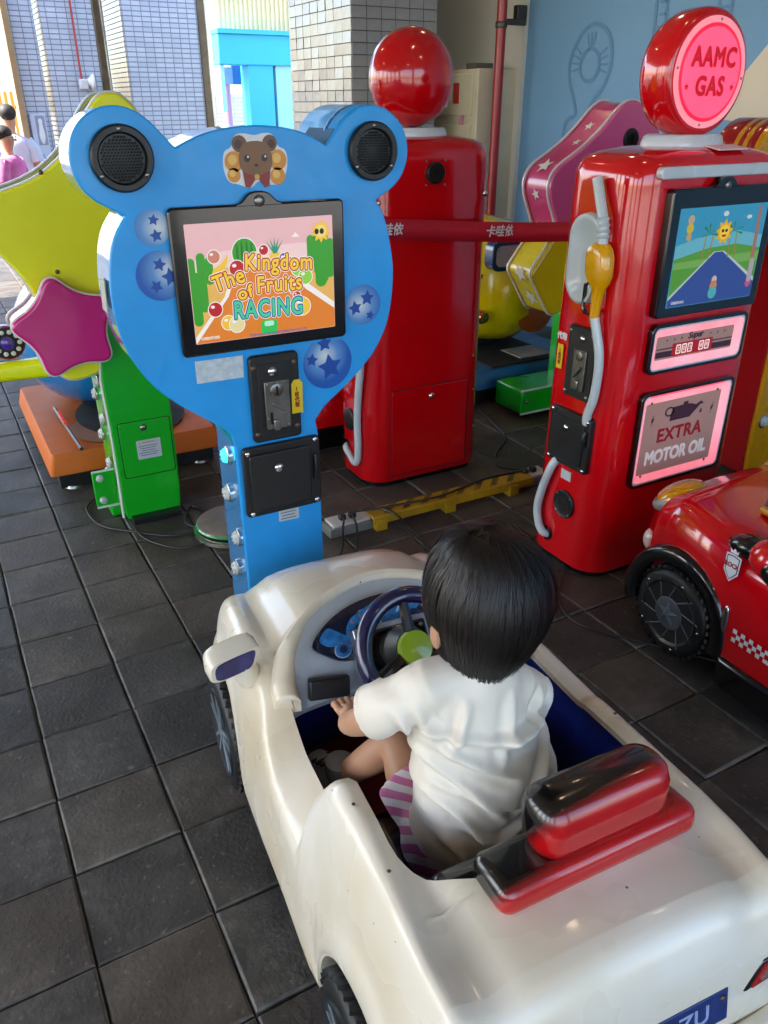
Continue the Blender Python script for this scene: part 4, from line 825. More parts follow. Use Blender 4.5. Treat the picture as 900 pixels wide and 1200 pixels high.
for k in range(5): decal('printed_line', rrect(.08 - .012 * (k % 3), .0035, .001, 1, .008, .325 - .010 * k), prt('grey_ink', '#6d7478'), gdoor, -.0233, .0003)
for k, (y, z, lit) in enumerate(((.12, .74, True), (.05, .60, False), (.15, .52, False), (.06, .44, False), (.16, .34, False), (.08, .24, False), (.17, .16, False))): side_lamp(ys_, -.131, y, z, lit, .028)
fb = MB().box((-.175, .06, .14), (.09, .02, .16)).build('foot_bracket', M_grn, ys_, bevel=.004); MB().box((-.14, .14, .03), (.05, .18, .05)).build('side_foot', M_grn, ys_, bevel=.006)
MB().box((-.175, .048, .222), (.09, .004, .008)).build('edge_piping', M_wline, fb); MB().box((-.175, .048, .06), (.09, .004, .008)).build('edge_piping', M_wline, fb)
for z in (.19, .09): MB().sph((-.19, .048, z), (.017, .009, .017), 14, 8).build('lens', M_lens, fb)
MB().box((0, .08, .012), (.2, .3, .024)).build('foot_plate', M_blk, ys_)

pk = thing('star_cabinet', 'pink star cabinet with white stars on its rim behind the petrol pump', 'arcade machine', (3.06, 3.14, 0))
star_head(pk, M_pnk, gloss('rose_band', '#c23a70', rough=.2, coat=.7), M_wline, .53, .385, .045, 1.105, .0, .23, 90, 'star_head', [(.125, .12, .05), (.07, .1, .026), (.19, .12, .03), (.255, .11, .055), (.03, .12, .03)], M_wline)
pf = MB().lathe([(.050, .01), (.050, -.004), (.044, -.007), (.02, -.003), (.001, -.003)], (.05, 0, 1.42), 'y', 30).build('fan_vent', M_blk, pk)
for r_ in (.036, .024, .012): MB().lathe([(r_ + .002, -.004), (r_ + .002, -.008), (r_ - .002, -.008), (r_ - .002, -.004)], (.05, 0, 1.42), 'y', 24).build('guard_ring', mat('dark_wire', '#3a3632'), pf)
star_head(pk, gloss('dull_yellow_fibreglass', '#d4bc00', rough=.3), gloss('yellow_band', '#d0bc00', rough=.25, coat=.5), M_wline, .23, .185, -.29, .83, -.03, .22, 106, 'lower_star', [(.32, .10, .05), (.18, .1, .05)], M_wline)
MB().xz(chaikin(gp_o, 2, .2), -.02, .24).build('post', M_grn, pk, bevel=.006)
gf = MB().box((-.14, .27, .10), (.46, .24, .14)).build('foot_box', M_grn, pk, bevel=.012)
for z in (.168, .034): MB().tube([(-.37, .15, z), (-.36, .148, z), (.08, .148, z)], .006, 6).build('edge_piping', M_wline, gf)
for x in (-.33, -.12): MB().sph((x, .148, .10), (.012, .006, .012), 12, 8).build('screw', M_zinc, gf)

# ------------------------------------------------------------------ brown platform with a round blue ride
br = thing('platform_ride', 'round blue ride on a brown platform with yellow handlebar and dial', 'kiddie ride', (.66, 4.05, 0))
M_brn = gloss('brown_fibreglass', '#c8641a', rough=.55, coat=0., spec=.25, speck=.3)
def platform(t, w, d, z0, z1, m, name='platform', fl=.035, cy_=0.):
    return MB().loft([[(x, y + cy_, z) for x, y in rrect(w + k, d + k, .02, 3)] for z, k in ((z0, fl), (z0 + .01, fl), (z1 - .012, 0), (z1, -.012))]).build(name, m, t, smooth=30)
platform(br, .76, 1.1, .085, .18, M_brn, cy_=.06)
MB().box((0, .06, .045), (.72, 1.05, .08)).build('chassis', M_blk, br)
MB().sph((.06, -.1, .19), (.26, .36, .012), 28, 6).build('dark_tread', mat('rubber_black', '#141312', rough=.7), br)
MB().sph((-.10, -.25, .185), (.15, .2, .006), 24, 6).build('round_pad', mat('clay_pad', '#9a6a4a', rough=.4), br)
ball_ = MB().sph((-.02, .28, .52), (.36, .40, .36), 36, 20).build('ball_body', gloss('ball_blue', '#1f7fc4', rough=.2, coat=.8), br)
MB().cyl((0, .25, .16), (0, .25, .3), .12, .09).build('pivot', M_blk, br)
MB().tube([(-.25, -.52, .20), (-.26, -.3, .205), (-.27, .1, .20)], .009, 8).build('steel_rail', mat('dull_rail', '#5a5652', rough=.35, metal=.8), br)
for k in range(5): MB().box((-.262, -.20 + .05 * k, .211), (.012, .035, .006)).build('red_led', mat('red_led', '#e83020', rough=.3, emit=1.4 if k > 2 else .35, ecol='#ff3a18'), br)
arm = MB().loft([[(x, -.45 + dx, .572 + dz) for dx, dz in rrect(.085 * s, .085 * s, .024, 3)] for x, s in ((-.95, .75), (-.55, .85), (-.36, .95), (-.315, 1.), (-.293, .6))]).build('handlebar', M_ylw, br, smooth=30)
dl = MB().lathe([(.07, .01), (.074, -.01), (.07, -.03), (.064, -.032)], (-.45, -.40, .685), 'y', 32).build('dial', gloss('dial_red', '#8a1428', rough=.25), br)
MB().lathe([(.066, -.030), (.064, -.034), (.03, -.034)], (-.45, -.40, .685), 'y', 28).build('dial_plate', mat('dial_black', '#141018', rough=.3), dl)
for k in range(10): a = 2 * PI * k / 10; MB().sph((-.45 + .047 * math.cos(a), -.435, .685 + .047 * math.sin(a)), (.010, .004, .010), 10, 6).build('dial_hole', mat('dial_white', '#d8d4d8', rough=.3), dl)
MB().lathe([(.028, -.034), (.028, -.044), (.018, -.05), (.002, -.052)], (-.45, -.40, .685), 'y', 24).build('dial_hub', gloss('dial_violet', '#4a2a9a', rough=.2), dl)
for x in (-.3, .3): MB().lathe([(.045, 0), (.04, .012), (.02, .018), (.018, .05)], (x, -.44, 0), n=20).build('levelling_foot', M_zinc, br)

# ------------------------------------------------------------------ yellow bird ride on a blue platform
yb = thing('platform_ride', 'yellow bird ride with blue-framed window on a blue platform', 'kiddie ride', (2.98, 4.2, 0))
platform(yb, .95, 1.2, .10, .20, gloss('platform_blue', '#1f5f96', rough=.35, coat=.3))
MB().box((0, 0, .05), (.9, 1.15, .09)).build('chassis', M_blk, yb)
MB().box((.0, -.32, .206), (.5, .5, .012)).build('dark_tread', mat('rubber_black', '#141312'), yb); MB().box((.12, -.42, .212), (.24, .2, .01)).build('pale_tread', mat('pale_tread', '#a8a49a', rough=.6), yb)
MB().loft([[(.0 + dx, dy, z) for dx, dy in ell(w, d, 32)] for z, w, d in ((.27, .10, .2), (.30, .24, .36), (.36, .32, .44), (.46, .37, .48), (.60, .38, .48), (.74, .36, .46), (.86, .30, .40), (.95, .18, .26), (.98, .04, .06))]).build('body', gloss('bird_yellow', '#dcc800', rough=.22, coat=.7), yb, smooth=60)
MB().cyl((0, 0, .18), (0, 0, .3), .14, .1).build('pivot', M_blk, yb)
wf = MB().ring_xz(rrect(.33, .165, .05, 6, -.06, .81), rrect(.28, .115, .035, 6, -.06, .81), -.482, -.40).build('window', gloss('window_navy', '#14285c', rough=.25), yb, bevel=.006)
MB().xz(rrect(.29, .125, .035, 6, -.06, .81), -.475, -.46).build('pane', mat('window_pane', '#8aa0b4', rough=.1, col2='#b8bcc0', vscale=9), wf)
MB().sph((.05, -.478, .80), (.035, .02, .045), 16, 10).build('eye', M_blkg, yb)
MB().lathe([(.14, 0), (.135, -.012), (.002, -.02)], (.13, -.455, .48), 'y', 32).build('orange_cheek', gloss('cheek_orange', '#b85a1c', rough=.3), yb)
MB().lathe([(.035, .02), (.04, -.03), (.03, -.05), (.002, -.055)], (-.24, -.41, .47), 'y', 20).build('chrome_lamp', mat('copper_lamp', '#c87a5a', rough=.15, metal=.9), yb)
MB().box((-.3, -.36, .66), (.2, .04, .02), M=Matrix.Rotation(R(-20), 4, 'Y')).build('red_stripe', gloss('stripe_red', '#b02818'), yb)
for x in (-.4, .4): MB().lathe([(.045, 0), (.04, .012), (.02, .018), (.018, .05)], (x, -.52, 0), n=20).build('levelling_foot', M_zinc, yb)

# ------------------------------------------------------------------ orange cabinet cut by the right edge, red ride behind the red pump
oc = thing('eared_cabinet', 'orange-yellow cabinet with red striped ear and chrome lamps at right edge', 'arcade machine', (3.42, 2.12, 0))
M_or = gloss('amber_fibreglass', '#c98a00', rough=.28, coat=.5); M_ored = gloss('amber_red_edge', '#9a0f14', rough=.22)
oo = [(-.33, .10), (-.31, .04), (-.26, .015), (.3, .015), (.3, .85), (-.40, .95), (-.36, .7)]
MB().xz(chaikin([(-.34, .08), (-.30, .015), (.3, .015), (.34, .08), (.34, .9), (.48, 1.15), (.3, 1.42), (-.3, 1.42), (-.50, 1.15), (-.345, .85)], 2, .2), 0, .02).build('face', M_or, oc, bevel=.004)
MB().xz([(x * 1.02, z * 1.003 - .002) for x, z in chaikin([(-.34, .08), (-.30, .015), (.3, .015), (.34, .08), (.34, .9), (.48, 1.15), (.3, 1.42), (-.3, 1.42), (-.50, 1.15), (-.345, .85)], 2, .2)], .02, .22).build('shell', M_ored, oc, bevel=.006)
for s in (-1, 1):
    MB().lathe([(.13, 0), (.14, .004), (.14, .03)], (s * .55, -.01, 1.385), 'y', 40).build('ear', M_or, oc)
    for k, (m_, a, b) in enumerate(((M_ored, .02, .055), (M_or, .055, .075), (M_ored, .075, .095), (M_or, .095, .115), (M_ored, .115, .2))): MB().lathe([(.141, a), (.1425, a + .003), (.1425, b - .003), (.141, b)], (s * .55, 0, 1.385), 'y', 40).build('ear_band', m_, oc)
for x, z in ((-.335, .80), (-.325, .58), (-.26, .44), (-.25, .70), (-.31, .30)): side_lamp(oc, x + .02, 0, z, False, .032, -1, 'y')
for k in range(9): decal('star_print', star(.018, .008, -.2 + .09 * (k % 3) + random.uniform(-.03, .03), .25 + .2 * (k // 3)), M_ored, oc, -.0006)
rr_ = thing('platform_ride', 'red ride platform half hidden between blue cabinet and red pump', 'kiddie ride', (1.72, 3.95, 0))
platform(rr_, .8, 1.2, .16, .28, M_redd)
MB().box((0, 0, .08), (.72, 1.1, .14)).build('chassis', M_blkg, rr_, bevel=.02)
MB().box((0, .05, .42), (.5, .8, .28)).build('seat_box', M_redd, rr_, bevel=.05, seg=4); MB().box((-.30, -.3, .33), (.16, .5, .02)).build('pale_stripe', M_wline, rr_)
# ------------------------------------------------------------------ white convertible ride
M_carw = gloss('aged_white_fibreglass', '#e8e3d8', rough=.27, coat=.35, col2='#d8c8aa', vscale=2.6, speck=.9, wavy=.0002)
M_navy = gloss('navy_interior', '#0a2470', rough=.3, coat=.4)
M_maro = gloss('maroon_floor', '#7a1218', rough=.45, coat=.1)
M_silver = gloss('silver_dash', '#b4bac0', rough=.3, coat=.3, metal=.15)
M_tyre = mat('tyre_rubber', '#0d0d0e', rough=.5, var=.2, vscale=20)
M_rim = mat('grey_blue_rim', '#7d888e', rough=.35, metal=.35, var=.1); M_rimd = mat('dark_rim_well', '#232a2e', rough=.4, var=.1)
car = thing('convertible_ride', 'white convertible kiddie car with red headrest and open cockpit', 'kiddie ride', (.686, 1.014, 0), R(-5))
def ss(a, b, x): t = min(1, max(0, (x - a) / (b - a))); return t * t * (3 - 2 * t)
WY = (.50, -.375); WR = .152; WZ = .158
# control stations: y -> 7 points (x, z): sill, lower side, mid side, upper side, shoulder, rim crest, rim inner
ST = [(-.615, [(.27, .15), (.285, .20), (.285, .28), (.28, .34), (.272, .39), (.258, .42), (.23, .43)]),
      (-.605, [(.295, .12), (.312, .18), (.310, .28), (.300, .37), (.288, .45), (.270, .487), (.24, .494)]),
      (-.58, [(.308, .11), (.326, .17), (.322, .29), (.308, .40), (.292, .49), (.274, .533), (.242, .536)]),
      (-.55, [(.314, .10), (.330, .16), (.328, .29), (.314, .41), (.295, .505), (.276, .55), (.245, .545)]),
      (-.48, [(.316, .095), (.330, .15), (.328, .30), (.316, .43), (.296, .52), (.277, .556), (.246, .545)]),
      (-.40, [(.316, .09), (.330, .15), (.328, .31), (.316, .44), (.296, .525), (.275, .56), (.245, .556)]),
      (-.25, [(.322, .09), (.336, .15), (.333, .30), (.318, .43), (.294, .525), (.268, .56), (.238, .556)]),
      (-.15, [(.332, .09), (.345, .15), (.338, .29), (.318, .42), (.294, .52), (.268, .555), (.236, .552)]),
      (-.125, [(.332, .09), (.345, .15), (.340, .28), (.322, .41), (.298, .505), (.272, .54), (.242, .54)]),
      (-.103, [(.332, .09), (.345, .15), (.341, .26), (.332, .36), (.314, .45), (.282, .505), (.246, .515)]),
      (-.082, [(.332, .09), (.345, .15), (.342, .23), (.338, .30), (.330, .352), (.292, .388), (.250, .412)]),
      (.0, [(.33, .09), (.344, .15), (.342, .23), (.338, .30), (.330, .355), (.292, .388), (.252, .412)]),
      (.075, [(.33, .09), (.344, .15), (.342, .24), (.337, .31), (.328, .372), (.292, .396), (.253, .414)]),
      (.14, [(.33, .09), (.344, .15), (.341, .27), (.335, .36), (.322, .425), (.290, .440), (.254, .448)]),
      (.19, [(.33, .09), (.344, .15), (.340, .28), (.330, .38), (.312, .455), (.286, .485), (.254, .495)]),
      (.23, [(.33, .09), (.344, .15), (.340, .29), (.328, .39), (.308, .468), (.282, .50), (.25, .513)]),
      (.30, [(.33, .09), (.344, .16), (.340, .30), (.328, .40), (.308, .475), (.280, .505), (.245, .515)]),
      (.42, [(.316, .09), (.330, .17), (.330, .31), (.322, .41), (.306, .485), (.28, .51), (.24, .505)]),
      (.54, [(.316, .09), (.330, .16), (.328, .30), (.318, .40), (.302, .472), (.277, .498), (.238, .494)]),
      (.62, [(.308, .10), (.326, .16), (.322, .28), (.310, .38), (.294, .448), (.268, .474), (.230, .474)]),
      (.66, [(.285, .12), (.304, .17), (.300, .27), (.288, .35), (.270, .41), (.246, .432), (.21, .434)]),
      (.675, [(.255, .16), (.268, .19), (.264, .25), (.254, .31), (.238, .36), (.215, .378), (.18, .38)])]
ST_R = [(y_, p_) if not -.13 < y_ < .25 else (y_, [(.332, .09), (.345, .15), (.338, .29), (.318, .42), (.296, .515), (.272, .545), (.238, .543)]) for y_, p_ in ST]
def prof(y, right=False):
    ST = ST_R if right else globals()['ST']
    ys = [s[0] for s in ST]; i = max(k for k in range(len(ys)) if ys[k] <= y + 1e-9); i = min(i, len(ys) - 2)
    t = (y - ys[i]) / (ys[i + 1] - ys[i]); t = t if i in (8, 9) else t
    return [tuple(ST[i][1][k][q] * (1 - t) + ST[i + 1][1][k][q] * t for q in (0, 1)) for k in range(7)]
CR, CF = -.425, .30                      # cockpit opening, rear and front ends
def hw(y, right=False):
    if y <= CR or y >= CF: return 0.
    w = prof(y, right)[6][0]
    if y < -.27: q = (-.27 - y) / (-.27 - CR); return w * (1 - q ** 2.6) ** (1 / 2.6)
    if y > .24: q = (y - .24) / (CF - .24); return w * (1 - q ** 3) ** (1 / 3)
    return w
def topz(x, y, p):                       # hood and rear deck between the rims
    zr = p[6][1]; a = 1 - (abs(x) / p[6][0]) ** 2
    if y < CR + .2: return zr + .018 * max(0, a) - .012 * math.exp(-((abs(x) - .215) / .02) ** 2)
    b = ss(.24, .34, y) * (1 - .35 * ss(.5, .67, y)); e = max(0, 1 - (abs(x) / p[6][0]) ** 4)
    return zr + .065 * e * b - .02 * math.exp(-((abs(x) - .225) / .022) ** 2) * b
stn = [-.615, -.61, -.605, -.595, -.58, -.565, -.55, -.53, -.5]
stn += [CR + .0006 + .004 * k ** 1.5 for k in range(9)] + [CR - .0006, CR - .02, CR - .05]
for c_ in WY: stn += [c_ + WR * 1.14 * math.cos(PI * k / 18) for k in range(19)] + [c_ + WR * 1.14 + .0015, c_ - WR * 1.14 - .0015]
stn += [-.28, -.26, -.24, -.2, -.18, -.16, -.15, -.14, -.13, -.125, -.119, -.113, -.108, -.103, -.098, -.093, -.088, -.082, -.07, -.06, -.03, 0, .04, .08, .12, .15, .18, .21, .24] + [.25 + .006 * k for k in range(9)] + [CF - .0006, CF + .0006, .32, .34, .66, .665, .67, .675, .64]
stn = sorted(set(round(s, 4) for s in stn if -.6151 <= s <= .6751)); stn = [s for i, s in enumerate(stn) if i == 0 or s - stn[i - 1] > .0009]
NS, NT = 5, 8
def arch(y):
    z = 0
    for c_ in WY:
        d = abs(y - c_); 
        if d <= WR * 1.14 + .0002: z = max(z, WZ + math.sqrt(max(0, (WR * 1.14) ** 2 - d * d)))
    return z
def half(y, right=False):
    p = prof(y, right); q = catmull(p, NS)
    q = [list(v) for v in q]; zm = arch(y); z0, z4 = p[0][1], p[4][1]
    if zm > z0:
        zm = min(zm, z4 - .03)
        for v in q:
            zc_ = min(z4, max(zm + .09, .30))
            if v[1] < zc_: v[1] = zm + (v[1] - z0) / (zc_ - z0) * (zc_ - zm)
        # flared lip round the wheel
        q[0][0] += .004; q[1][0] += .006; q[2][0] += .003
    h = hw(y, right); x0 = p[6][0]
    for k in range(1, NT + 1):
        x = x0 + (h - x0) * k / NT; q.append([x, topz(x, y, p) if (h < x0 - .002) else p[6][1]])
    q.append([h, q[-1][1] - (.012 if h > 0 else 0)])
    q.insert(0, [q[0][0] - .03, q[0][1] + .002])
    return q
for side in (1,):
    b = MB(); rows = []
    for y in stn:
        q = half(y); q2 = half(y, True); rows.append([len(b.v) + i for i in range(2 * len(q))]); b.v += [(-x, y, z) for x, z in q] + [(x, y, z) for x, z in reversed(q2)]
    n = len(rows[0]); hn = n // 2
    for i in range(len(rows) - 1):
        for j in range(n - 1):
            if j == hn - 1: continue
            b.f.append((rows[i][j], rows[i][j + 1], rows[i + 1][j + 1], rows[i + 1][j]))
    for i in (0, -1): b.f.append(tuple(rows[i]))
    me = bpy.data.meshes.new('body'); me.from_pydata(b.v, [], b.f)
    bm = bmesh.new(); bm.from_mesh(me); bmesh.ops.remove_doubles(bm, verts=bm.verts, dist=.0004); bmesh.ops.dissolve_degenerate(bm, edges=bm.edges, dist=.0002); bmesh.ops.recalc_face_normals(bm, faces=bm.faces); bm.to_mesh(me); bm.free()
    me.polygons.foreach_set('use_smooth', [True] * len(me.polygons)); me.set_sharp_from_angle(angle=R(55)); me.materials.append(M_carw)
    body = bpy.data.objects.new('body', me); C.objects.link(body); body.parent = car
    cs = body.modifiers.new('smooth', 'CORRECTIVE_SMOOTH') if False else None
# cockpit tub
cst = [y for y in stn if CR + .0005 < y < CF - .0005]; lt = []
for y in cst: lt.append((hw(y, True) + .001, y, prof(y, True)[6][1] - .010))
lt = lt + [(-hw(y) - .001, y, prof(y)[6][1] - .010) for y in reversed(cst)]
MB().loft([[(x * .96, y * .985 - .002, .21) for x, y, z in lt], [(x * .99, y * .998, z - .10) for x, y, z in lt], lt], cap=False).build('cockpit_lining', M_navy, car, smooth=60)
MB().box((0, -.05, .215), (.50, .76, .02)).build('cockpit_floor', M_maro, car)
# cowl frame and dashboard
cow = catmull([(-.262, .165, .500), (-.258, .205, .525), (-.225, .255, .572), (-.13, .315, .612), (0, .345, .628), (.13, .315, .612), (.225, .255, .572), (.258, .205, .525), (.262, .165, .500)], 8)
b = MB(); rings = []
for i, p in enumerate(cow):
    P_ = Vector(p); nrm = Vector((P_.x * 1.5, P_.y - .05, 0)).normalized(); w = .012 + .016 * max(0, abs(P_.x) - .18) / .08
    rings.append([P_ + nrm * w + Vector((0, 0, -.05)), P_ + nrm * w * .8 + Vector((0, 0, -.012)), P_ + nrm * w * .2 + Vector((0, 0, .004)), P_ - nrm * w * .6 + Vector((0, 0, .002)), P_ - nrm * w + Vector((0, 0, -.012)), P_ - nrm * w + Vector((0, 0, -.04))])
b.loft(rings); b.build('cowl_frame', M_carw, car, smooth=60)
rings = []
for i, p in enumerate(cow):
    P_ = Vector(p); fx = P_.x * .97; k = (P_.z - .5) / .128
    rings.append([(P_.x * .97, P_.y - .008, P_.z - .010), (P_.x * .96, P_.y - .024 - .01 * k, P_.z - .028), (P_.x * .95, .215 - .03 * (1 - k) , .50), (P_.x * .96, .19 - .03 * (1 - k), .445), (P_.x * .96, .20 - .03 * (1 - k), .425), (P_.x * .96, .26, .42)])
MB().loft(rings, closed=False, cap=False).build('dashboard', M_silver, car, smooth=50)
dash = bpy.data.objects['dashboard']
def dashpt(x, s):   # point on the sloping dash face, s 0 bottom .. 1 top
    k = max(0, 1 - (x / .25) ** 2); top = Vector((x, .30 - .045 * (1 - k) - .10 * (1 - k) ** 2, .588 - .03 * (1 - k))); bot = Vector((x, .213, .50)); return bot.lerp(top, s) + Vector((0, -.012, .008))
nrm = Vector((0, -.7, .72)).normalized()
def dashpoly(name, pts, m, off, th=.004):
    a = [dashpt(x, s) + nrm * off for x, s in pts]; return MB().loft([a, [p - nrm * th for p in a]]).build(name, m, dash, smooth=0)
M_gb = mat('gauge_black', '#0a0f2c', rough=.25, coat=.5); M_gblue = mat('gauge_blue', '#2f8ad0', rough=.3, col2='#1c5c9a', vscale=60); M_gline = mat('gauge_line', '#9fd0e8', rough=.3)
dashpoly('gauge_cluster', catmull([(-.185, .72), (-.12, .98), (.0, 1.06), (.12, .98), (.185, .72), (.12, .12), (.05, .05), (-.05, .05), (-.13, .12)], 5, True), M_gb, .006, .008)
dashpoly('gauge_field', catmull([(-.165, .70), (-.11, .90), (0, .96), (.11, .90), (.165, .70), (.1, .25), (-.1, .25)], 5, True), M_gblue, .009)
for gx_, gs_, gr in ((-.062, .50, .046), (.062, .50, .046), (-.118, .30, .020), (.118, .30, .020)):
    for rr_k, mm, of in ((1., M_gline, .0115), (.9, M_gblue, .0130), (.45, mat('gauge_core', '#0e2a5c', rough=.3), .0145)): dashpoly('gauge_dial', [(gx_ + gr * rr_k * math.cos(a), gs_ + gr * 8.2 * rr_k * math.sin(a)) for a in [2 * PI * k / 24 for k in range(24)]], mm, of, .001)
    for k in range(7): a = R(-30 + 40 * k); dashpoly('gauge_tick', [(gx_ + gr * .8 * math.cos(a + da), gs_ + gr * 8.2 * .8 * math.sin(a + da)) for da in (-.08, .08)] + [(gx_ + gr * .62 * math.cos(a), gs_ + gr * 8.2 * .62 * math.sin(a))], mat('gauge_tick', '#b86a78', rough=.3), .0150, .0005)
vt = MB().box((-.165, .180, .480), (.090, .02, .044), M=Matrix.Rotation(R(-20), 4, 'X') @ Matrix.Rotation(R(8), 4, 'Y')).build('vent', M_blk, dash, bevel=.004)
for k in range(3): MB().box((-.165, .171, .472 + .010 * k), (.066, .008, .004)).build('vent_slat', mat('vent_slat', '#26262a', rough=.5), vt) if False else None
MB().box((.165, .182, .482), (.075, .02, .036), M=Matrix.Rotation(R(-20), 4, 'X')).build('vent', M_blk, dash, bevel=.004)
# steering wheel
sw_c = Vector((-.012, .088, .600)); sw_n = Vector((0, -.80, .60)).normalized(); e1 = Vector((1, 0, 0)); e2 = sw_n.cross(e1).normalized()
if e2.z < 0: e2 = -e2
swp = [sw_c + (e1 * .108 * math.cos(a) + e2 * .108 * math.sin(a)) for a in [2 * PI * k / 40 for k in range(40)]]
stw = MB().tube(swp + [swp[0], swp[1]], .0180, 12, cap=False).build('steering_wheel', gloss('steering_navy', '#0d1040', rough=.2, coat=.8), car, smooth=60)
cg = sw_c - sw_n * .045
MB().tube([cg, sw_c - sw_n * .005], [.05, .038], 20).build('hub', M_blk, stw); MB().tube([sw_c - sw_n * .005, sw_c + sw_n * .012, sw_c + sw_n * .016], [.036, .034, .012], 24).build('horn_button', gloss('lime_button', '#8fae1a', rough=.3), stw)
for a in (205, 335, 90): d_ = e1 * math.cos(R(a)) + e2 * math.sin(R(a)); MB().tube([sw_c - sw_n * .008 + d_ * .02, sw_c + d_ * .10], [.014, .010], 8).build('spoke', M_blkg, stw)
colp = MB().tube([cg, Vector((-.012, .235, .50))], .042, 16).build('steering_column', M_blk, car)
bx_c = Vector((-.012, .185, .520)); Mx = Matrix.Rotation(R(-38), 4, 'X')
MB().box(bx_c, (.155, .06, .115), M=Mx).build('column_box', M_blkg, car, bevel=.006); MB().box(bx_c + Vector((0, .004, .002)), (.172, .05, .13), M=Mx).build('column_surround', mat('brushed_metal', '#a8aab0', rough=.3, metal=.9), car, bevel=.004)
for sx_ in (-1, 1):
    for sz_ in (-1, 1): MB().sph(bx_c + Mx.to_3x3() @ Vector((sx_ * .064, -.031, sz_ * .045)), .005, 8, 6).build('screw', M_zinc, colp)
# seat and headrest
M_seat = gloss('black_seat', '#0a0a0b', rough=.2, coat=.7)
MB().box((0, -.20, .285), (.40, .32, .13)).build('seat', M_seat, car, bevel=.04, seg=4)
MB().box((0, -.375, .43), (.42, .09, .22), M=Matrix.Rotation(R(8), 4, 'X')).build('seat_back', M_seat, car, bevel=.03, seg=4)
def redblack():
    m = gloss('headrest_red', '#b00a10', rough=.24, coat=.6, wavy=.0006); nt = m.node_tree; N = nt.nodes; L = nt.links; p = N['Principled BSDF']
    tc = N.new('ShaderNodeTexCoord'); sp_ = N.new('ShaderNodeSeparateXYZ'); L.new(tc.outputs['Object'], sp_.inputs[0])
    nz = N.new('ShaderNodeTexNoise'); nz.inputs['Scale'].default_value = 9; L.new(tc.outputs['Object'], nz.inputs['Vector'])
    # sprayed black fade on the driver's side of the padding: a painted pattern in the object's own y
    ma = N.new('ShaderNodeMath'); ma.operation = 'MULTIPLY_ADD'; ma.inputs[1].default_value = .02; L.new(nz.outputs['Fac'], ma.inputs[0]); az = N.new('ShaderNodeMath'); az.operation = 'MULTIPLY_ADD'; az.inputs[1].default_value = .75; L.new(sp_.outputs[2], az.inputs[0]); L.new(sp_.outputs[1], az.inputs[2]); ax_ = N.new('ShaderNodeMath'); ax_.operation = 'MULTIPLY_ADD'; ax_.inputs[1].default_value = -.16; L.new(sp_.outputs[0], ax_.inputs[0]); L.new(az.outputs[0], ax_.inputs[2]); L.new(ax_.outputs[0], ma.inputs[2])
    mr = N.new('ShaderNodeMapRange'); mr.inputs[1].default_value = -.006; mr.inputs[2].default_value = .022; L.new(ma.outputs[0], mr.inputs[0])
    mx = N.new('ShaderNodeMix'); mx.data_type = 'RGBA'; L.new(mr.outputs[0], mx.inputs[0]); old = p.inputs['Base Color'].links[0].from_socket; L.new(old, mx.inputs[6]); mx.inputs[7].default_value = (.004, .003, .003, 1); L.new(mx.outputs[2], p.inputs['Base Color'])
    return m
M_hr = redblack()
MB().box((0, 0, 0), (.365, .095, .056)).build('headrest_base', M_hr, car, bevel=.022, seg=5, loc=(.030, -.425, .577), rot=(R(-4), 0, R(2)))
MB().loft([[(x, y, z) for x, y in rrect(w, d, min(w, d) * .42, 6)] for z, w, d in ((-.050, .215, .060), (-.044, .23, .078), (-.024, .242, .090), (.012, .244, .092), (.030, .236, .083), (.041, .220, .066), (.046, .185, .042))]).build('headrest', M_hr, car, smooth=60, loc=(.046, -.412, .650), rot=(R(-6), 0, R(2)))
# wheels
def wheel(parent, x, y, z, r, w, sgn, spokes='five'):
    t_ = MB().lathe([(r * .72, -w * .5), (r * .86, -w * .52), (r * .95, -w * .44), (r, -w * .25), (r, w * .25), (r * .95, w * .44), (r * .86, w * .52), (r * .72, w * .5)], (x, y, z), 'x', 48).build('wheel', M_tyre, parent, smooth=50)
    tr = MB()
    for k in range(36):
        a = 2 * PI * k / 36
        for s2 in (-1, 1):
            c_ = Vector((x + s2 * w * .24, y + (r + .001) * math.cos(a + s2 * .03), z + (r + .001) * math.sin(a + s2 * .03))); tr.box(c_, (w * .40, .012, .009), M=Matrix.Rotation(a - PI / 2, 4, 'X') @ Matrix.Rotation(s2 * .35, 4, 'Z'))
    tag(tr.build('tread_blocks', M_tyre, t_, smooth=0), kind='stuff')
    xo = x + sgn * w * .46
    MB().lathe([(r * .74, 0), (r * .73, sgn * .008), (r * .66, sgn * .004), (r * .62, -sgn * .012), (r * .02, -sgn * .016)], (xo, y, z), 'x', 40).build('rim', M_rimd if spokes == 'five' else mat('black_rim', '#1a1d22', rough=.35, coat=.3), t_, smooth=40)
    if spokes == 'five':
        for k in range(5):
            a = 2 * PI * k / 5 + .3; d_ = Vector((0, math.cos(a), math.sin(a))); n_ = Vector((0, -math.sin(a), math.cos(a)))
            c0 = Vector((xo + sgn * .002, y, z)); b = MB()
            for s2 in (-1, 1): b.loft([[c0 + d_ * q + n_ * (s2 * o1 + o2) + Vector((sgn * hx, 0, 0)) for o2, hx in ((-.006, -.008), (.006, -.008), (.004, .004), (-.004, .004))] for q, o1 in ((r * .10, .006), (r * .68, r * .13))])
            b.build('spoke', M_rim, t_)
        MB().lathe([(r * .15, -.006), (r * .14, .008), (.001, .010)], (xo, y, z), 'x', 20).build('hub_cap', M_rim, t_) if sgn > 0 else MB().lathe([(r * .15, .006), (r * .14, -.008), (.001, -.010)], (xo, y, z), 'x', 20).build('hub_cap', M_rim, t_)
    return t_
for wy in WY:
    for s in (-1, 1): wheel(car, s * .304, wy, WZ, WR, .085, s)
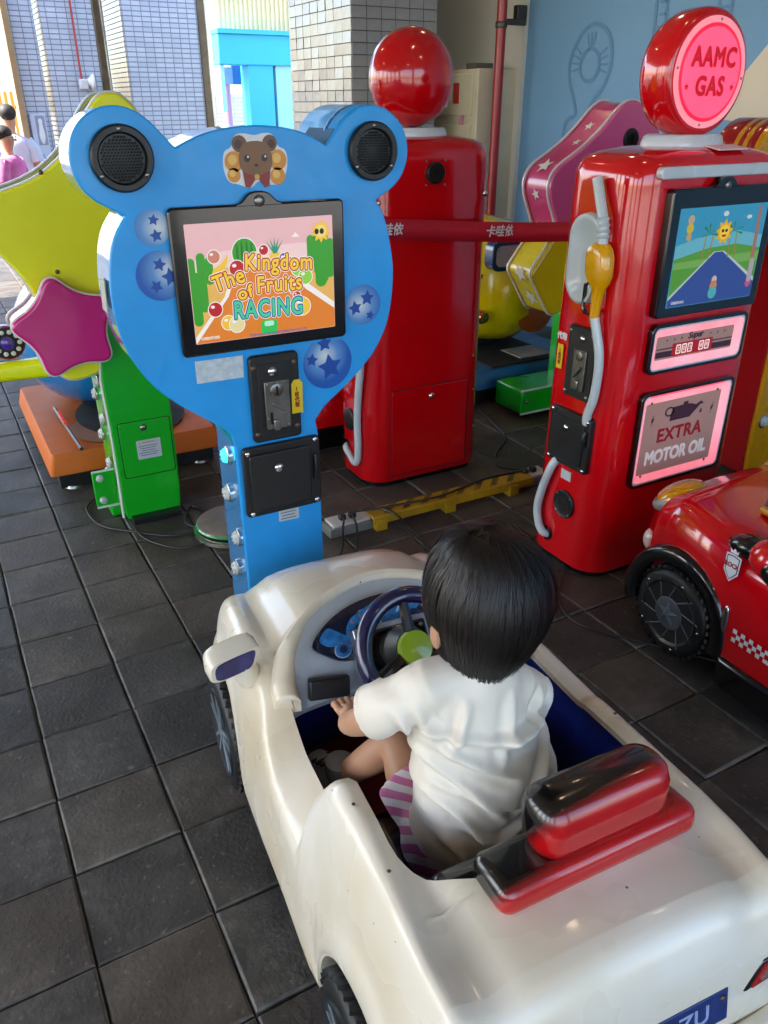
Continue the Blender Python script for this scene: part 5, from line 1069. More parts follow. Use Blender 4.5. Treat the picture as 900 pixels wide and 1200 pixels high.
# left and right mirror
for s in (-1, 1):
    M_ = Matrix.Rotation(s * R(-8), 4, 'Z') @ Matrix.Rotation(R(10), 4, 'X')
    mo = [Vector((x * .90, 0, z * .90)) for x, z in chaikin([(-.060, -.040), (-.064, .010), (-.050, .030), (.048, .042), (.062, .036), (.054, -.012), (.040, -.030)], 2, .2)]
    if s > 0: mo = [Vector((-v.x, v.y, v.z)) for v in mo]
    c_ = Vector((s * .342, .270, .540))
    mir = MB().loft([[c_ + M_ @ (v * k + Vector((0, yy, 0))) for v in mo] for k, yy in ((.70, .045), (.92, .036), (1, .02), (1, -.010), (.95, -.014))]).build('mirror', M_carw, car, smooth=50)
    MB().loft([[c_ + M_ @ (v * .80 + Vector((0, -.0145, 0))) for v in mo], [c_ + M_ @ (v * .79 + Vector((0, -.0165, 0))) for v in mo]]).build('mirror_glass', mat('mirror_film', '#1c1a4a', rough=.08, metal=.5, col2='#3a3a7a', vscale=12, var=.3), mir, smooth=0)
    MB().tube([c_ + Vector((-s * .02, .02, -.01)), (s * .318, .285, .505), (s * .305, .285, .475)], [.026, .028, .03], 10).build('mirror_arm', M_carw, mir)
# tail: number plate recess, tail lamps, bumper line
M_plate = mat('plate_blue', '#23356e', rough=.35, col2='#1c2a5c', vscale=30)
npl = MB().box((0, 0, 0), (.155, .006, .058)).build('number_plate', M_plate, car, bevel=.002, loc=(.088, -.620, .380), rot=(R(-12), 0, 0))
text('plate_lettering', 'A-ZU', .044, mat('plate_ink', '#8fa0c8', rough=.4), npl, (-.01, -.0034, 0), bold=.0006, ext=.0003)
for x in (-.066, .066): MB().sph((x, -.004, .016), (.005, .003, .005), 10, 6).build('screw', M_rust, npl)
for s in (-1, 1):
    q = [(s * .205, .37), (s * .285, .385), (s * .292, .43), (s * .23, .432)]
    tl = MB().xz(q, -.618, -.55).build('tail_light', M_blkg, car, bevel=.003)
    MB().xz([(s * .205 + (x - s * .205) * .8 + s * .012, .40 + (z - .40) * .72) for x, z in q], -.6205, -.60).build('lens', gloss('tail_lens_red', '#b0141c', rough=.15), tl)
    MB().xz([(s * .25 + (x - s * .25) * .42, .402 + (z - .40) * .36) for x, z in q], -.6225, -.60).build('lens_grey', mat('tail_lens_grey', '#6d6a6c', rough=.3), tl)
MB().tube(catmull([(-.34, -.48, .26), (-.335, -.56, .265), (-.29, -.625, .27), (0, -.640, .275), (.29, -.625, .27), (.335, -.56, .265), (.34, -.48, .26)], 6), .022, 10).build('bumper', M_carw, car)
MB().box((0, 0, .05), (.36, .7, .07)).build('drive_base', M_blk, car, bevel=.01)
for (x, y, z) in ((-.262, -.20, .5605), (-.262, -.34, .562), (.264, -.20, .562)): MB().sph((x, y, z), (.0034, .0034, .0015), 10, 6).build('screw', M_rust, car)
MB().box((0, -.01, .12), (.42, 1.0, .06)).build('chassis', M_blk, car)

# ------------------------------------------------------------------ red racing car ride at the right edge
rc = thing('race_car_ride', 'glossy red kiddie race car with rock badge, checker strip and star wheel', 'kiddie ride', (2.16, 1.06, 0), R(-3))
M_rc = gloss('race_red', '#cc0612', rough=.12, coat=1., wavy=.0012)
RST = [(-.62, .30, .30, .42), (-.45, .36, .34, .50), (-.2, .385, .36, .52), (0, .39, .38, .50), (.12, .39, .40, .50), (.26, .385, .43, .51), (.38, .37, .42, .52), (.46, .345, .38, .49), (.53, .30, .31, .43), (.575, .24, .24, .36), (.59, .14, .20, .30)]
b = MB(); rings = []
def rints(y):
    i = max(k for k in range(len(RST)) if RST[k][0] <= y + 1e-9); i = min(i, len(RST) - 2); t = (y - RST[i][0]) / (RST[i + 1][0] - RST[i][0]); t2 = t * t * (3 - 2 * t) if False else t
    return [RST[i][k] * (1 - t2) + RST[i + 1][k] * t2 for k in (1, 2, 3)]
ry = sorted(set([-.62, -.6, -.55, -.5, -.45, -.35, -.25, -.15, -.08, 0, .04, .08, .40, .46, .50, .53, .56, .575, .585, .59] + [round(.29 + .195 * math.cos(PI * k / 14), 4) for k in range(15)]))
RAC = (.29, .165, .19)
for y in ry:
    w, zs, zt = rints(y); d = abs(y - RAC[0]); zb = .10
    if d < RAC[2]: zb = max(zb, RAC[1] + math.sqrt(RAC[2] ** 2 - d * d))
    zb = min(zb, zs - .02); q = [(w * .96, zb), (w, zb + .02), (w * 1.0, zs * .5 + zb * .5), (w * .985, zs), (w * .93, zs + (zt - zs) * .5), (w * .8, zs + (zt - zs) * .86), (w * .5, zt), (w * .25, zt + .006), (0, zt + .008)]
    q = catmull(q, 4); rings.append([(-x, y, z) for x, z in q] + [(x, y, z) for x, z in q[::-1][1:]])
b.loft(rings, closed=False, cap=False); b.f.append(tuple(range(len(b.v) - len(rings[0]), len(b.v)))); b.build('body', M_rc, rc, smooth=55)
for s in (-1, 1):
    # black wheel-arch flare
    rr2 = []
    for k in range(25):
        a = R(-14 + 208 * k / 24); co, si = math.cos(a), math.sin(a)
        rr2.append([(s * X, RAC[0] + rad * co, RAC[1] + rad * si) for X, rad in ((.355, .162), (.396, .160), (.402, .168), (.402, .196), (.394, .208), (.35, .210))])
    MB().loft(rr2).build('wheel_arch', M_blkg, rc, smooth=60)
    w_ = wheel(rc, s * .335, RAC[0] + .01, .150, .148, .11, s, 'star')
    for k in range(10):
        a = 2 * PI * k / 10; MB().tube([(s * .388, .30 + .045 * math.cos(a), .150 + .045 * math.sin(a)), (s * .390, .30 + .118 * math.cos(a + .45), .150 + .118 * math.sin(a + .45))], .0028, 6).build('spoke', mat('grey_spoke', '#4a4f56', rough=.4), w_)
        MB().sph((s * .392, .30 + .122 * math.cos(a), .150 + .122 * math.sin(a)), .0045, 8, 6).build('rim_bolt', M_chrome, w_) if k % 2 else None
    M_hub = mat('grey_hub', '#5d646c', rough=.35, metal=.5)
    MB().lathe([(.056, 0), (.054, s * .008), (.048, s * .010), (.002, s * .008)], (s * .384, .30, .150), 'x', 28).build('hub_cap', M_hub, w_)
    so = star(.046, .019); vs = [(s * .394, .30 + a, .150 + c_) for a, c_ in so] + [(s * .408, .30, .150)]
    MB().add(vs, [(i, (i + 1) % 10, 10) for i in range(10)]).build('hub_star', M_hub, w_, smooth=0)
    wheel(rc, s * .335, -.42, .150, .148, .11, s, 'star')
    # skirt, lamps, vent, mirror scoop
    MB().box((s * .375, -.12, .085), (.06, .42, .10)).build('side_skirt', M_blkg, rc, bevel=.015, seg=3)
    MB().sph((s * .235, .475, .455), (.075, .085, .040), 24, 12, M=Matrix.Rotation(s * R(-28), 3, 'Z') @ Matrix.Rotation(R(-32), 3, 'X')).build('headlight', gloss('amber_lens', '#c88a00', rough=.1, coat=1.), rc)
    MB().sph((s * .236, .478, .447), (.080, .090, .036), 24, 12, M=Matrix.Rotation(s * R(-28), 3, 'Z') @ Matrix.Rotation(R(-32), 3, 'X')).build('headlight_bezel', mat('grey_bezel', '#8a8a86', rough=.3), rc)
    MB().sph((s * .300, .500, .295), (.03, .03, .04), 16, 10).build('side_marker', gloss('pale_marker', '#c9b8b0', rough=.15), rc)
    MB().sph((s * .352, .085, .485), (.045, .085, .034), 20, 10, M=Matrix.Rotation(R(-8), 3, 'X')).build('vent', M_blkg, rc)
    sc_ = MB().sph((s * .36, .0, .485), (.062, .085, .060), 24, 14).build('side_scoop', M_rc, rc)
    MB().sph((s * .385, -.035, .475), (.048, .062, .045), 20, 12).build('scoop_opening', M_blkg, sc_)
# badge and checker strip on the left flank
def flank(name, pts, m, off): return MB().add([(-.392 - off, y, z) for y, z in pts], [tuple(range(len(pts)))]).build(name, m, rc, smooth=0)
bd = [(.0, 0), (.024, .004), (.046, -.004), (.044, -.05), (.022, -.078), (.0, -.05)]
bdg = flank('badge', [(.135 - .055 + .055 - y * 1.0 + .0, .458 + z) for y, z in [(-.001, .002), (.023, .006), (.050, .002), (.049, -.052), (.024, -.082), (-.001, -.052)]], M_white, .004)
flank('badge_shield', [(.135 - y, .458 + z) for y, z in [(.003, -.002), (.024, .001), (.046, -.002), (.045, -.05), (.024, -.076), (.003, -.05)]], prt('badge_navy', '#3a2f5c'), .0045)
flank('badge_field', [(.135 - y, .458 + z) for y, z in [(.006, -.005), (.024, -.002), (.043, -.005), (.042, -.049), (.024, -.072), (.006, -.049)]], M_white, .005)
text('badge_lettering', 'ROCK', .020, prt('badge_red', '#a0202c'), rc, (-.3976, .111, .428), (PI / 2, 0, -PI / 2), bold=.0008, ext=.0003, sx=.85)
flank('badge_crown', [(.124, .466), (.126, .478), (.118, .472), (.111, .482), (.104, .472), (.097, .478), (.098, .466)], M_white, .005)
for r_ in range(3):
    for k in range(8):
        if (r_ + k) % 2 == 0: flank('checker', [(.06 - .014 * k, .205 + .014 * r_), (.06 - .014 * (k + 1), .205 + .014 * r_), (.06 - .014 * (k + 1), .219 + .014 * r_), (.06 - .014 * k, .219 + .014 * r_)], M_white, .0035)
for r_ in (0, 2): flank('checker_band', [(-.05, .205 + .014 * r_), (-.4, .205 + .014 * r_), (-.4, .217 + .014 * r_), (-.05, .217 + .014 * r_)], M_white, .0035)
MB().sph((-.393, .098, .25), (.006, .012, .05), 12, 10).build('chrome_trim', M_chrome, rc)
# cockpit well, dash details
MB().loft([[(x, y, z) for x, y in rrect(w, .46, .1, 5, 0, -.14)] for z, w in ((.30, .44), (.5335, .50))], cap=False).build('cockpit_lining', mat('dark_olive_lining', '#2e2a12', rough=.4), rc)
MB().xy(rrect(.52, .48, .1, 6, 0, -.14), .530, .5335).build('cockpit_rim', M_blkg, rc, bevel=.001)
MB().sph((.02, .17, .515), (.22, .10, .035), 24, 10).build('hood_panel', mat('smoked_panel', '#2a2020', rough=.15, coat=.5), rc)
MB().sph((-.05, .12, .548), (.022, .022, .022), 14, 8).build('pink_knob', gloss('pink_knob', '#c890a0'), rc)
for x in (-.12, .02): MB().lathe([(.045, 0), (.05, .02), (.042, .035), (.02, .04), (.002, .04)], (x, -.02, .535), n=24).build('engine_cap', M_blkg, rc)
MB().tube([(-.20, .20, .52), (-.235, .05, .528), (-.25, -.1, .53)], .012, 8).build('amber_strip', gloss('amber_strip', '#b87a10'), rc)
MB().box((0, 0, .05), (.4, .8, .08)).build('drive_base', M_blk, rc, bevel=.01)
# ------------------------------------------------------------------ barrier belt, cable rail, sockets, cables, stool base
M_belt = mat('red_webbing', '#b80c26', rough=.6, var=.08, vscale=60, bump=.0006, bscale=400)
belt = thing('barrier_belt', 'red retractable barrier belt with white characters across the red pump', 'barrier belt', (0, 0, 0))
BA, BB = Vector((1.05, 2.30, 1.175)), Vector((1.82, 2.52, 1.115))
bp = [(.86, 2.02, 1.200), (1.40, 2.62, 1.155), (1.57, 2.82, 1.140), (2.16, 2.80, 1.095), (2.50, 2.56, 1.10), (2.62, 2.20, 1.10)]
q = catmull(bp, 8); hb = .039
MB().loft([[(x, y, z - hb + .002 * math.sin(9 * k / len(q))) for k, (x, y, z) in enumerate(q)], [(x, y, z + hb) for x, y, z in q]], closed=False, cap=False).build('webbing', M_belt, belt, smooth=60)
wb = belt.children[0]; sd = wb.modifiers.new('thick', 'SOLIDIFY'); sd.thickness = .002
text('belt_lettering', '卡哇依', .048, M_white, wb, (2.10, 2.796, 1.101), (PI / 2, R(2), 0), bold=.0012, shear=.15)
text('belt_lettering', '卡哇依', .048, M_white, wb, (1.575, 2.812, 1.138), (PI / 2, R(2), R(6)), bold=.0012, shear=.15)
M_yr = mat('chipped_yellow_paint', '#b8920c', rough=.5, col2='#96740a', vscale=12, speck=.6); M_hz = mat('worn_black_stripe', '#2c2614', rough=.6, col2='#7a6214', vscale=22)
rail = thing('cable_rail', 'low yellow steel cable rail with worn black stripes on the floor', 'cable rail', (1.775, 2.585, 0))
MB().box((0, 0, .056), (.83, .085, .012)).build('top_plate', M_yr, rail, bevel=.002); MB().box((0, -.042, .045), (.83, .008, .035)).build('front_lip', M_yr, rail, bevel=.002)
for k in range(8): MB().add([(x, y, .0635) for x, y in ((-.36 + .09 * k, -.028), (-.325 + .09 * k, -.028), (-.26 + .09 * k, .038), (-.295 + .09 * k, .038))], [(0, 1, 2, 3)]).build('stripe', M_hz, rail, smooth=0)
for x in (-.38, -.04, .3): MB().box((x, -.03, .025), (.05, .05, .05)).build('leg', M_yr, rail, bevel=.002)
M_sock = mat('socket_plate', '#c9c4bc', rough=.45)
for i, (x, lab) in enumerate(((1.275, 'white floor socket box with black plugs beside the blue post'), (2.215, 'white floor socket box at the far end of the yellow rail'))):
    sb = thing('floor_socket', lab, 'socket', (x, 2.61, 0), 0, 'white socket boxes on the cable rail')
    MB().box((0, 0, .022), (.20, .09, .042)).build('steel_base', mat('galvanised', '#8d8d8a', rough=.5, metal=.6), sb, bevel=.003); MB().box((0, 0, .049), (.17, .085, .012)).build('socket_plate', M_sock, sb, bevel=.003)
    for k in (-.025, .02): MB().box((k, 0, .066), (.028, .03, .024)).build('plug', M_blk, sb, bevel=.005)
M_cbl = mat('black_cable', '#161515', rough=.45, var=.2)
def cable(label, pts, r=.0045):
    o = MB().tube(catmull(pts, 8), r, 8).build('power_cable', M_cbl); tag(o, label, 'cable'); return o
cable('black cable looping from floor socket towards the blue post', [(1.255, 2.60, .07), (1.22, 2.54, .06), (1.16, 2.44, .006), (1.08, 2.38, .006), (.98, 2.2, .006), (.86, 2.0, .01)])
cable('second black cable from the socket lying beside the first', [(1.29, 2.60, .07), (1.27, 2.52, .06), (1.22, 2.42, .006), (1.14, 2.30, .006), (1.0, 2.12, .006), (.9, 1.98, .01)])
cable('black cable lying along and over the yellow rail', [(1.30, 2.62, .07), (1.40, 2.60, .07), (1.55, 2.58, .07), (1.70, 2.57, .07), (1.85, 2.6, .069), (2.0, 2.63, .066), (2.19, 2.61, .07)])
cable('thin black cable hanging off the front of the yellow rail', [(1.42, 2.60, .068), (1.46, 2.53, .06), (1.50, 2.49, .006), (1.50, 2.40, .006), (1.46, 2.3, .006)])
cable('black cable curling on the floor behind the yellow rail', [(2.25, 2.62, .07), (2.28, 2.72, .01), (2.2, 2.82, .006), (2.28, 2.95, .006), (2.45, 3.1, .006), (2.52, 3.3, .006), (2.56, 3.5, .02)])
cable('black cable looping on the tiles in front of the green post', [(.42, 3.4, .01), (.36, 3.32, .006), (.38, 3.14, .006), (.48, 3.02, .006), (.62, 2.90, .006), (.75, 2.90, .006), (.80, 3.05, .006), (.76, 3.12, .006), (.70, 2.98, .006), (.78, 2.86, .006)])
cable('long thin black cable arc on the tiles left of the blue post', [(.50, 3.05, .006), (.52, 2.92, .006), (.60, 2.80, .006), (.70, 2.77, .006), (.78, 2.84, .006)], .0038)
cable('black cable running along the floor towards the red car', [(1.98, 2.1, .006), (1.84, 1.92, .006), (1.68, 1.75, .006), (1.66, 1.6, .006), (1.78, 1.42, .006), (1.9, 1.25, .006)])
stb = thing('stool_base', 'round steel stool base with worn wooden top behind the blue post', 'stool', (.855, 2.83, 0))
MB().lathe([(.155, 0), (.16, .006), (.158, .02), (.14, .03), (.03, .036)], n=44).build('base_plate', M_steel, stb)
MB().lathe([(.138, .034), (.143, .04), (.143, .052), (.138, .056), (.002, .057)], n=40).build('worn_top', mat('worn_wood_top', '#7d7168', rough=.5, col2='#5d544c', vscale=14), stb)
MB().lathe([(.145, .036), (.149, .044), (.145, .05)], n=40).build('green_edge', gloss('green_edge', '#2f8a4a'), stb)
# ceiling downlights of the hall (their reflections show on the machines); one by the fire pipe added to brighten the wall
M_dl = mat('warm_led', '#fff0dc', rough=.4, emit=36., ecol='#ffdfb4')
DLS = ((-1.6, .2, 'over the bare tiles left of the white car'), (.9, -.9, 'behind the white car'), (2.6, .6, 'over the red race car'), (-1.6, 3.4, 'left of the yellow star cabinet'), (.6, 4.6, 'over the brown platform ride'), (2.9, 3.6, 'over the pink star cabinet'), (-3.8, 1.6, 'by the added columns on the open left'), (.6, 7.4, 'nearest the tiled piers'), (3.1, 5.0, 'added to brighten the wall by the red fire pipe'), (1.9, 1.9, 'over the petrol pump cabinet'))
for k, (x, y, wh) in enumerate(DLS):
    d = thing('downlight', 'round warm ceiling downlight ' + wh, 'lamp', (x, y, 3.35), 0, 'ceiling downlights of the hall')
    MB().lathe([(.075, 0), (.11, -.004), (.115, -.012), (.085, -.014), (.075, -.004)], n=28).build('trim', mat('white_enamel', '#c9ccd2'), d); MB().lathe([(.076, -.002), (.07, -.006), (.002, -.008)], n=24).build('diffuser', M_dl, d)
# ------------------------------------------------------------------ people
M_skin = mat('skin', '#b98a6c', rough=.5, var=.06, vscale=14, sss=.12, bump=.0003, bscale=160)
M_hair = mat('black_hair', '#120c0a', rough=.46, spec=.4, var=.25, vscale=70, rvar=.15)
def skin_fig(name, joints, edges, parent, m, sub=2, root=0, extra=None):
    me = bpy.data.meshes.new(name); me.from_pydata([j[0] for j in joints], edges, []); o = bpy.data.objects.new(name, me); C.objects.link(o); o.parent = parent
    o.modifiers.new('skin', 'SKIN'); 
    if not me.skin_vertices: me.attributes
    bpy.context.view_layer.objects.active = o
    sk = me.skin_vertices[0].data
    for i, j in enumerate(joints):
        r_ = j[1] if isinstance(j[1], tuple) else (j[1], j[1]); sk[i].radius = r_; sk[i].use_root = (i == root)
    s = o.modifiers.new('sub', 'SUBSURF'); s.levels = sub; s.render_levels = sub
    o.parent = None; bake(o); o.parent = parent; o.data.materials.clear(); o.data.materials.append(m); o.data.name = name
    return o
def strands(name, parent, m, n, path, wid, seed, seg=9):
    rnd = random.Random(seed); b = MB()
    for k in range(n):
        pts, side = path(rnd, seg); w = wid * rnd.uniform(.6, 1.3); L_, R_ = [], []
        for i, p in enumerate(pts):
            s_ = side[i] * w * (1 - .75 * (i / (len(pts) - 1)) ** 2); L_.append(p - s_); R_.append(p + s_)
        b.loft([L_, R_], closed=False, cap=False)
    o = b.build(name, m, parent, smooth=180); return o

def child():
    t = thing('person', 'small child in cream satin t-shirt and pink striped shorts driving white car', 'person', (.686, 1.014, 0), R(-5))
    H = Vector((-.040, -.200, .905)); hx, hy, hz = .088, .098, .108
    # body: one skinned surface, head to feet
    J = [((-.040, -.205, .425), (.085, .075)), ((-.042, -.205, .52), (.080, .058)), ((-.046, -.205, .63), (.076, .050)), ((-.050, -.205, .720), (.056, .044)), ((-.044, -.208, .785), .038), ((-.042, -.203, .825), .040),
         ((-.040, -.195, .872), (.072, .078)), ((-.040, -.195, .94), (.068, .075)),
         # left arm 8..12
         ((-.135, -.202, .752), .032), ((-.188, -.165, .702), .029), ((-.216, -.118, .650), .027), ((-.212, -.055, .592), .023), ((-.190, -.010, .565), (.022, .014)),
         # right arm 13..17
         ((.036, -.180, .690), .028), ((.072, -.180, .645), .030), ((.138, -.125, .560), .030), ((.135, -.04, .57), .025), ((.10, .03, .59), (.024, .016)),
         # left leg 18..22
         ((-.095, -.17, .405), .060), ((-.105, -.08, .45), .054), ((-.092, -.015, .475), .043), ((-.138, .022, .410), .037), ((-.180, .066, .340), .026),
         # right leg 23..27
         ((.01, -.16, .40), .062), ((.06, -.05, .43), .056), ((.095, .03, .44), .044), ((.105, .08, .35), .040), ((.11, .13, .29), .027)]
    E_ = [(0, 1), (1, 2), (2, 3), (3, 4), (4, 5), (5, 6), (6, 7), (3, 8), (8, 9), (9, 10), (10, 11), (11, 12), (3, 13), (13, 14), (14, 15), (15, 16), (16, 17), (0, 18), (18, 19), (19, 20), (20, 21), (21, 22), (0, 23), (23, 24), (24, 25), (25, 26), (26, 27)]
    # fingers rooted in the palms, curled round the wheel rim
    for (w, sx) in ((12, 1), (17, -1)):
        base = Vector(J[w][0])
        for k, (dx, ln) in enumerate(((-.018, .030), (-.006, .034), (.006, .032), (.017, .026))):
            i = len(J); p1 = base + Vector((dx, .020, .008)); p2 = p1 + Vector((0, ln * .55, .002)); p3 = p2 + Vector((0, ln * .25, -.014))
            J += [(tuple(p1), .0078), (tuple(p2), .0072), (tuple(p3), .006)]; E_ += [(w, i), (i, i + 1), (i + 1, i + 2)]
        i = len(J); p1 = base + Vector((sx * .022, .004, .004)); p2 = p1 + Vector((sx * .012, .018, .004)); J += [(tuple(p1), .0085), (tuple(p2), .0068)]; E_ += [(w, i), (i, i + 1)]
    body = skin_fig('body', J, E_, t, M_skin, 2, 0)
    # face on the far side: eyes, nose, mouth; ears
    fy = -.195 + .082
    for s in (-1, 1):
        MB().sph((-.044 + s * .030, fy + .004, .900), (.012, .006, .008), 12, 8).build('eye', mat('eye_white', '#d8d4cc', rough=.2), t); MB().sph((-.044 + s * .030, fy + .009, .900), (.006, .003, .006), 10, 6).build('iris', mat('dark_iris', '#1a0f0a', rough=.1), t)
        MB().sph((-.044 + s * .078, -.203, .862), (.010, .020, .028), 14, 10, M=Matrix.Rotation(s * R(20), 3, 'Z')).build('ear', M_skin, t)
    MB().sph((-.044, fy + .010, .878), (.010, .012, .012), 12, 8).build('nose', M_skin, t); MB().sph((-.044, fy + .002, .854), (.018, .006, .005), 12, 8).build('mouth', mat('lips', '#a85a50', rough=.4), t)
    # hair: close cap plus fine strands falling from the crown
    CW = H + Vector((-.030, -.005, .100))                  # crown whorl
    def hair_r(a, v):   # bob outline: a azimuth from +y (face), v 0 crown .. 1 hem
        back = .5 - .5 * math.cos(a)
        rx, ry = .097 + .006 * math.sin(a - .6), .110
        z = H.z + .108 * math.cos(min(v, .62) / .62 * PI / 2 * 1.0) if v < .62 else H.z - (v - .62) / .38 * (.095 + .022 * back)
        rad = math.sin(min(v, .62) / .62 * PI / 2) ** .85
        if v >= .62: rad = 1.0 - .36 * ((v - .62) / .38) ** 1.5 * (.5 + .65 * back)
        return Vector((H.x + rx * rad * math.sin(a), H.y + ry * rad * math.cos(a) * (1. if math.cos(a) < 0 else .9), z))
    rings = []
    for i in range(15):
        v = max(.02, i / 14); ring = []
        for k in range(40):
            a = 2 * PI * k / 40; face = max(0, math.cos(a) - .45) / .55; vv = v * (1 - .42 * face); p = hair_r(a, vv); c_ = Vector((H.x, H.y, p.z)); ring.append(c_ + (p - c_) * .95)
        rings.append(ring)
    hr = MB().loft(rings).build('hair', M_hair, t, smooth=180)
    def path(rnd, seg):
        ac = 2 * PI * rnd.randrange(64) / 64; a = ac + rnd.gauss(0, .05); a0 = a + rnd.uniform(-.25, .25); crnd_ = random.Random(int(ac * 100)); ce2 = crnd_.uniform(.93, 1.04); face = max(0, math.cos(a) - .45) / .55; end = (1 - .42 * face) * rnd.uniform(.86, 1.05) * ce2; lift = rnd.uniform(.975, 1.025) + crnd_.uniform(-.02, .03); pts, sd = [], []
        wob = rnd.uniform(-.12, .12)
        for i in range(seg + 1):
            v = end * (.03 + .97 * i / seg); aa = a0 + (a - a0) * min(1, 2 * i / seg) + wob * (i / seg) ** 2; p = hair_r(aa, min(v, 1.08))
            k = max(0, 1 - v / .35); p = p.lerp(Vector((CW.x + (p.x - H.x), CW.y + (p.y - H.y), p.z)), k * .9); c_ = Vector((H.x, H.y, p.z)); p = c_ + (p - c_) * lift
            p.z += .003 * (lift - 1) * 60 * (1 - v); pts.append(p); sd.append(Vector((math.cos(aa), -math.sin(aa), rnd.uniform(-.15, .15))).normalized())
        return pts, sd
    strands('hair_strands', hr, M_hair, 3600, path, .0017, 11, 12); tag(hr.children[-1], kind='stuff')
    def fly(rnd, seg):
        a = rnd.uniform(0, 2 * PI); pts, sd = [], []; lift = rnd.uniform(1.03, 1.09); end = rnd.uniform(.5, 1.08)
        for i in range(seg + 1):
            v = end * (.05 + .95 * i / seg); p = hair_r(a + .4 * (i / seg), min(v, 1.1)); c_ = Vector((H.x, H.y, p.z)); p = c_ + (p - c_) * lift; p.z += .008 * (1 - v); pts.append(p); sd.append(Vector((math.cos(a), -math.sin(a), .2)).normalized())
        return pts, sd
    strands('stray_hair', hr, mat('brown_stray_hair', '#2a1c15', rough=.35), 160, fly, .0005, 5, 12); tag(hr.children[-1], kind='stuff')
    MB().sph(CW + Vector((0, .0, .004)), (.016, .010, .004), 14, 8, M=Matrix.Rotation(.5, 3, 'Z')).build('crown_whorl', mat('scalp', '#7a5a48', rough=.6), hr)
    # t-shirt: torso and sleeves grown together, then folded
    me_parts = MB()
    tor = []
    for (x, y, z, rx, ry, tl) in ((-.022, -.214, .408, .132, .104, 0), (-.022, -.216, .44, .138, .108, 0), (-.028, -.218, .50, .132, .096, .03), (-.036, -.218, .58, .128, .088, .08), (-.044, -.218, .65, .120, .082, .15), (-.054, -.214, .71, .104, .072, .24), (-.052, -.211, .755, .088, .062, .28), (-.045, -.209, .79, .060, .054, .15), (-.044, -.207, .812, .050, .050, .1)):
        tor.append([(x + rx * math.cos(2 * PI * k / 28), y + ry * math.sin(2 * PI * k / 28), z - tl * rx * math.cos(2 * PI * k / 28)) for k in range(28)])
    me_parts.loft(tor)
    me_parts.tube([(-.09, -.212, .770), (-.132, -.208, .766), (-.164, -.190, .738), (-.196, -.160, .702), (-.208, -.146, .688)], [.044, .046, .044, .044, .045], 18)
    me_parts.tube([(-.01, -.212, .733), (.022, -.208, .716), (.050, -.198, .688), (.078, -.180, .648), (.088, -.174, .636)], [.042, .045, .044, .044, .045], 18)
    sh = me_parts.build('t_shirt', None, None)
    rm = sh.modifiers.new('r', 'REMESH'); rm.mode = 'VOXEL'; rm.voxel_size = .0040; rm.use_smooth_shade = True
    sm = sh.modifiers.new('s', 'SMOOTH'); sm.factor = .7; sm.iterations = 7
    bake(sh)
    # fold field: ridges running from the armpits and across the small of the back
    me = sh.data; nr = [v.normal.copy() for v in me.vertices]
    # creases: (x0, z0, x1, z1, depth, width) on the back, pulled from the armpits and gathered at the waist
    CRS = [(-.135, .715, .02, .672, .013, .012), (-.14, .69, -.03, .625, .011, .012), (.035, .668, -.09, .690, .010, .011), (-.15, .655, -.05, .560, .011, .013), (-.12, .60, .02, .555, .010, .012), (-.14, .575, -.06, .495, .011, .012), (.075, .64, .0, .555, .012, .013), (.085, .60, .03, .50, .013, .013),
           (.06, .55, -.04, .50, .010, .011), (-.10, .52, .03, .470, .011, .012), (-.13, .50, -.08, .43, .009, .010), (.09, .53, .06, .44, .010, .011), (.02, .52, -.03, .44, .008, .010), (-.02, .745, -.045, .66, .007, .014), (-.19, .74, -.165, .69, .008, .009), (-.17, .755, -.14, .70, .008, .010), (-.10, .75, -.125, .69, .009, .011), (.06, .71, .035, .665, .009, .010), (.095, .69, .065, .64, .007, .008)]
    for v, n_ in zip(me.vertices, nr):
        p = v.co; q = Vector((p.x * 9, p.y * 9, p.z * 9)); w1 = mnoise.noise(q * .9) * .012; w2 = mnoise.noise(q * .9 + Vector((7, 3, 1))) * .012; d = 0.
        for (x0, z0, x1, z1, A_, W_) in CRS:
            ex, ez = x1 - x0, z1 - z0; l2 = ex * ex + ez * ez; px_, pz_ = p.x + w1 - x0, p.z + w2 - z0; t_ = (px_ * ex + pz_ * ez) / l2
            if -.25 < t_ < 1.25:
                dist = (px_ * ez - pz_ * ex) / math.sqrt(l2); tp = max(0, 1 - ((t_ - .5) / .75) ** 2); W_ = W_ * .72; d += 1.25 * A_ * tp * (math.exp(-(dist / W_) ** 2) - .55 * math.exp(-((dist - W_ * 1.7) / (W_ * 1.1)) ** 2)) * (1. if p.y < -.19 or p.x < -.13 else .5)
        d += .007 * mnoise.noise(Vector((p.x * 7, p.y * 5, p.z * 12 + 5))) * (1 - ss(.74, .80, p.z)) + .004 * mnoise.noise(Vector((p.x * 18 + p.z * 10, p.y * 14, p.z * 16)))
        v.co = p + n_ * (d - .001)
    ce_ = sh.modifiers.new('s', 'SMOOTH'); ce_.factor = .5; ce_.iterations = 1; bake(sh); sh.parent = t; sh.name = 't_shirt'
    M_sh = mat('cream_satin', '#e2d8c8', rough=.40, spec=.5, var=.05, vscale=5, bump=.0009, bscale=28, sss=.0, rvar=.05)
    nt = M_sh.node_tree; N = nt.nodes; L = nt.links; tc = N.new('ShaderNodeTexCoord'); mp_ = N.new('ShaderNodeMapping'); mp_.inputs['Rotation'].default_value = (.3, .5, .2); mp_.inputs['Scale'].default_value = (1., .8, 1.7); L.new(tc.outputs['Object'], mp_.inputs[0])
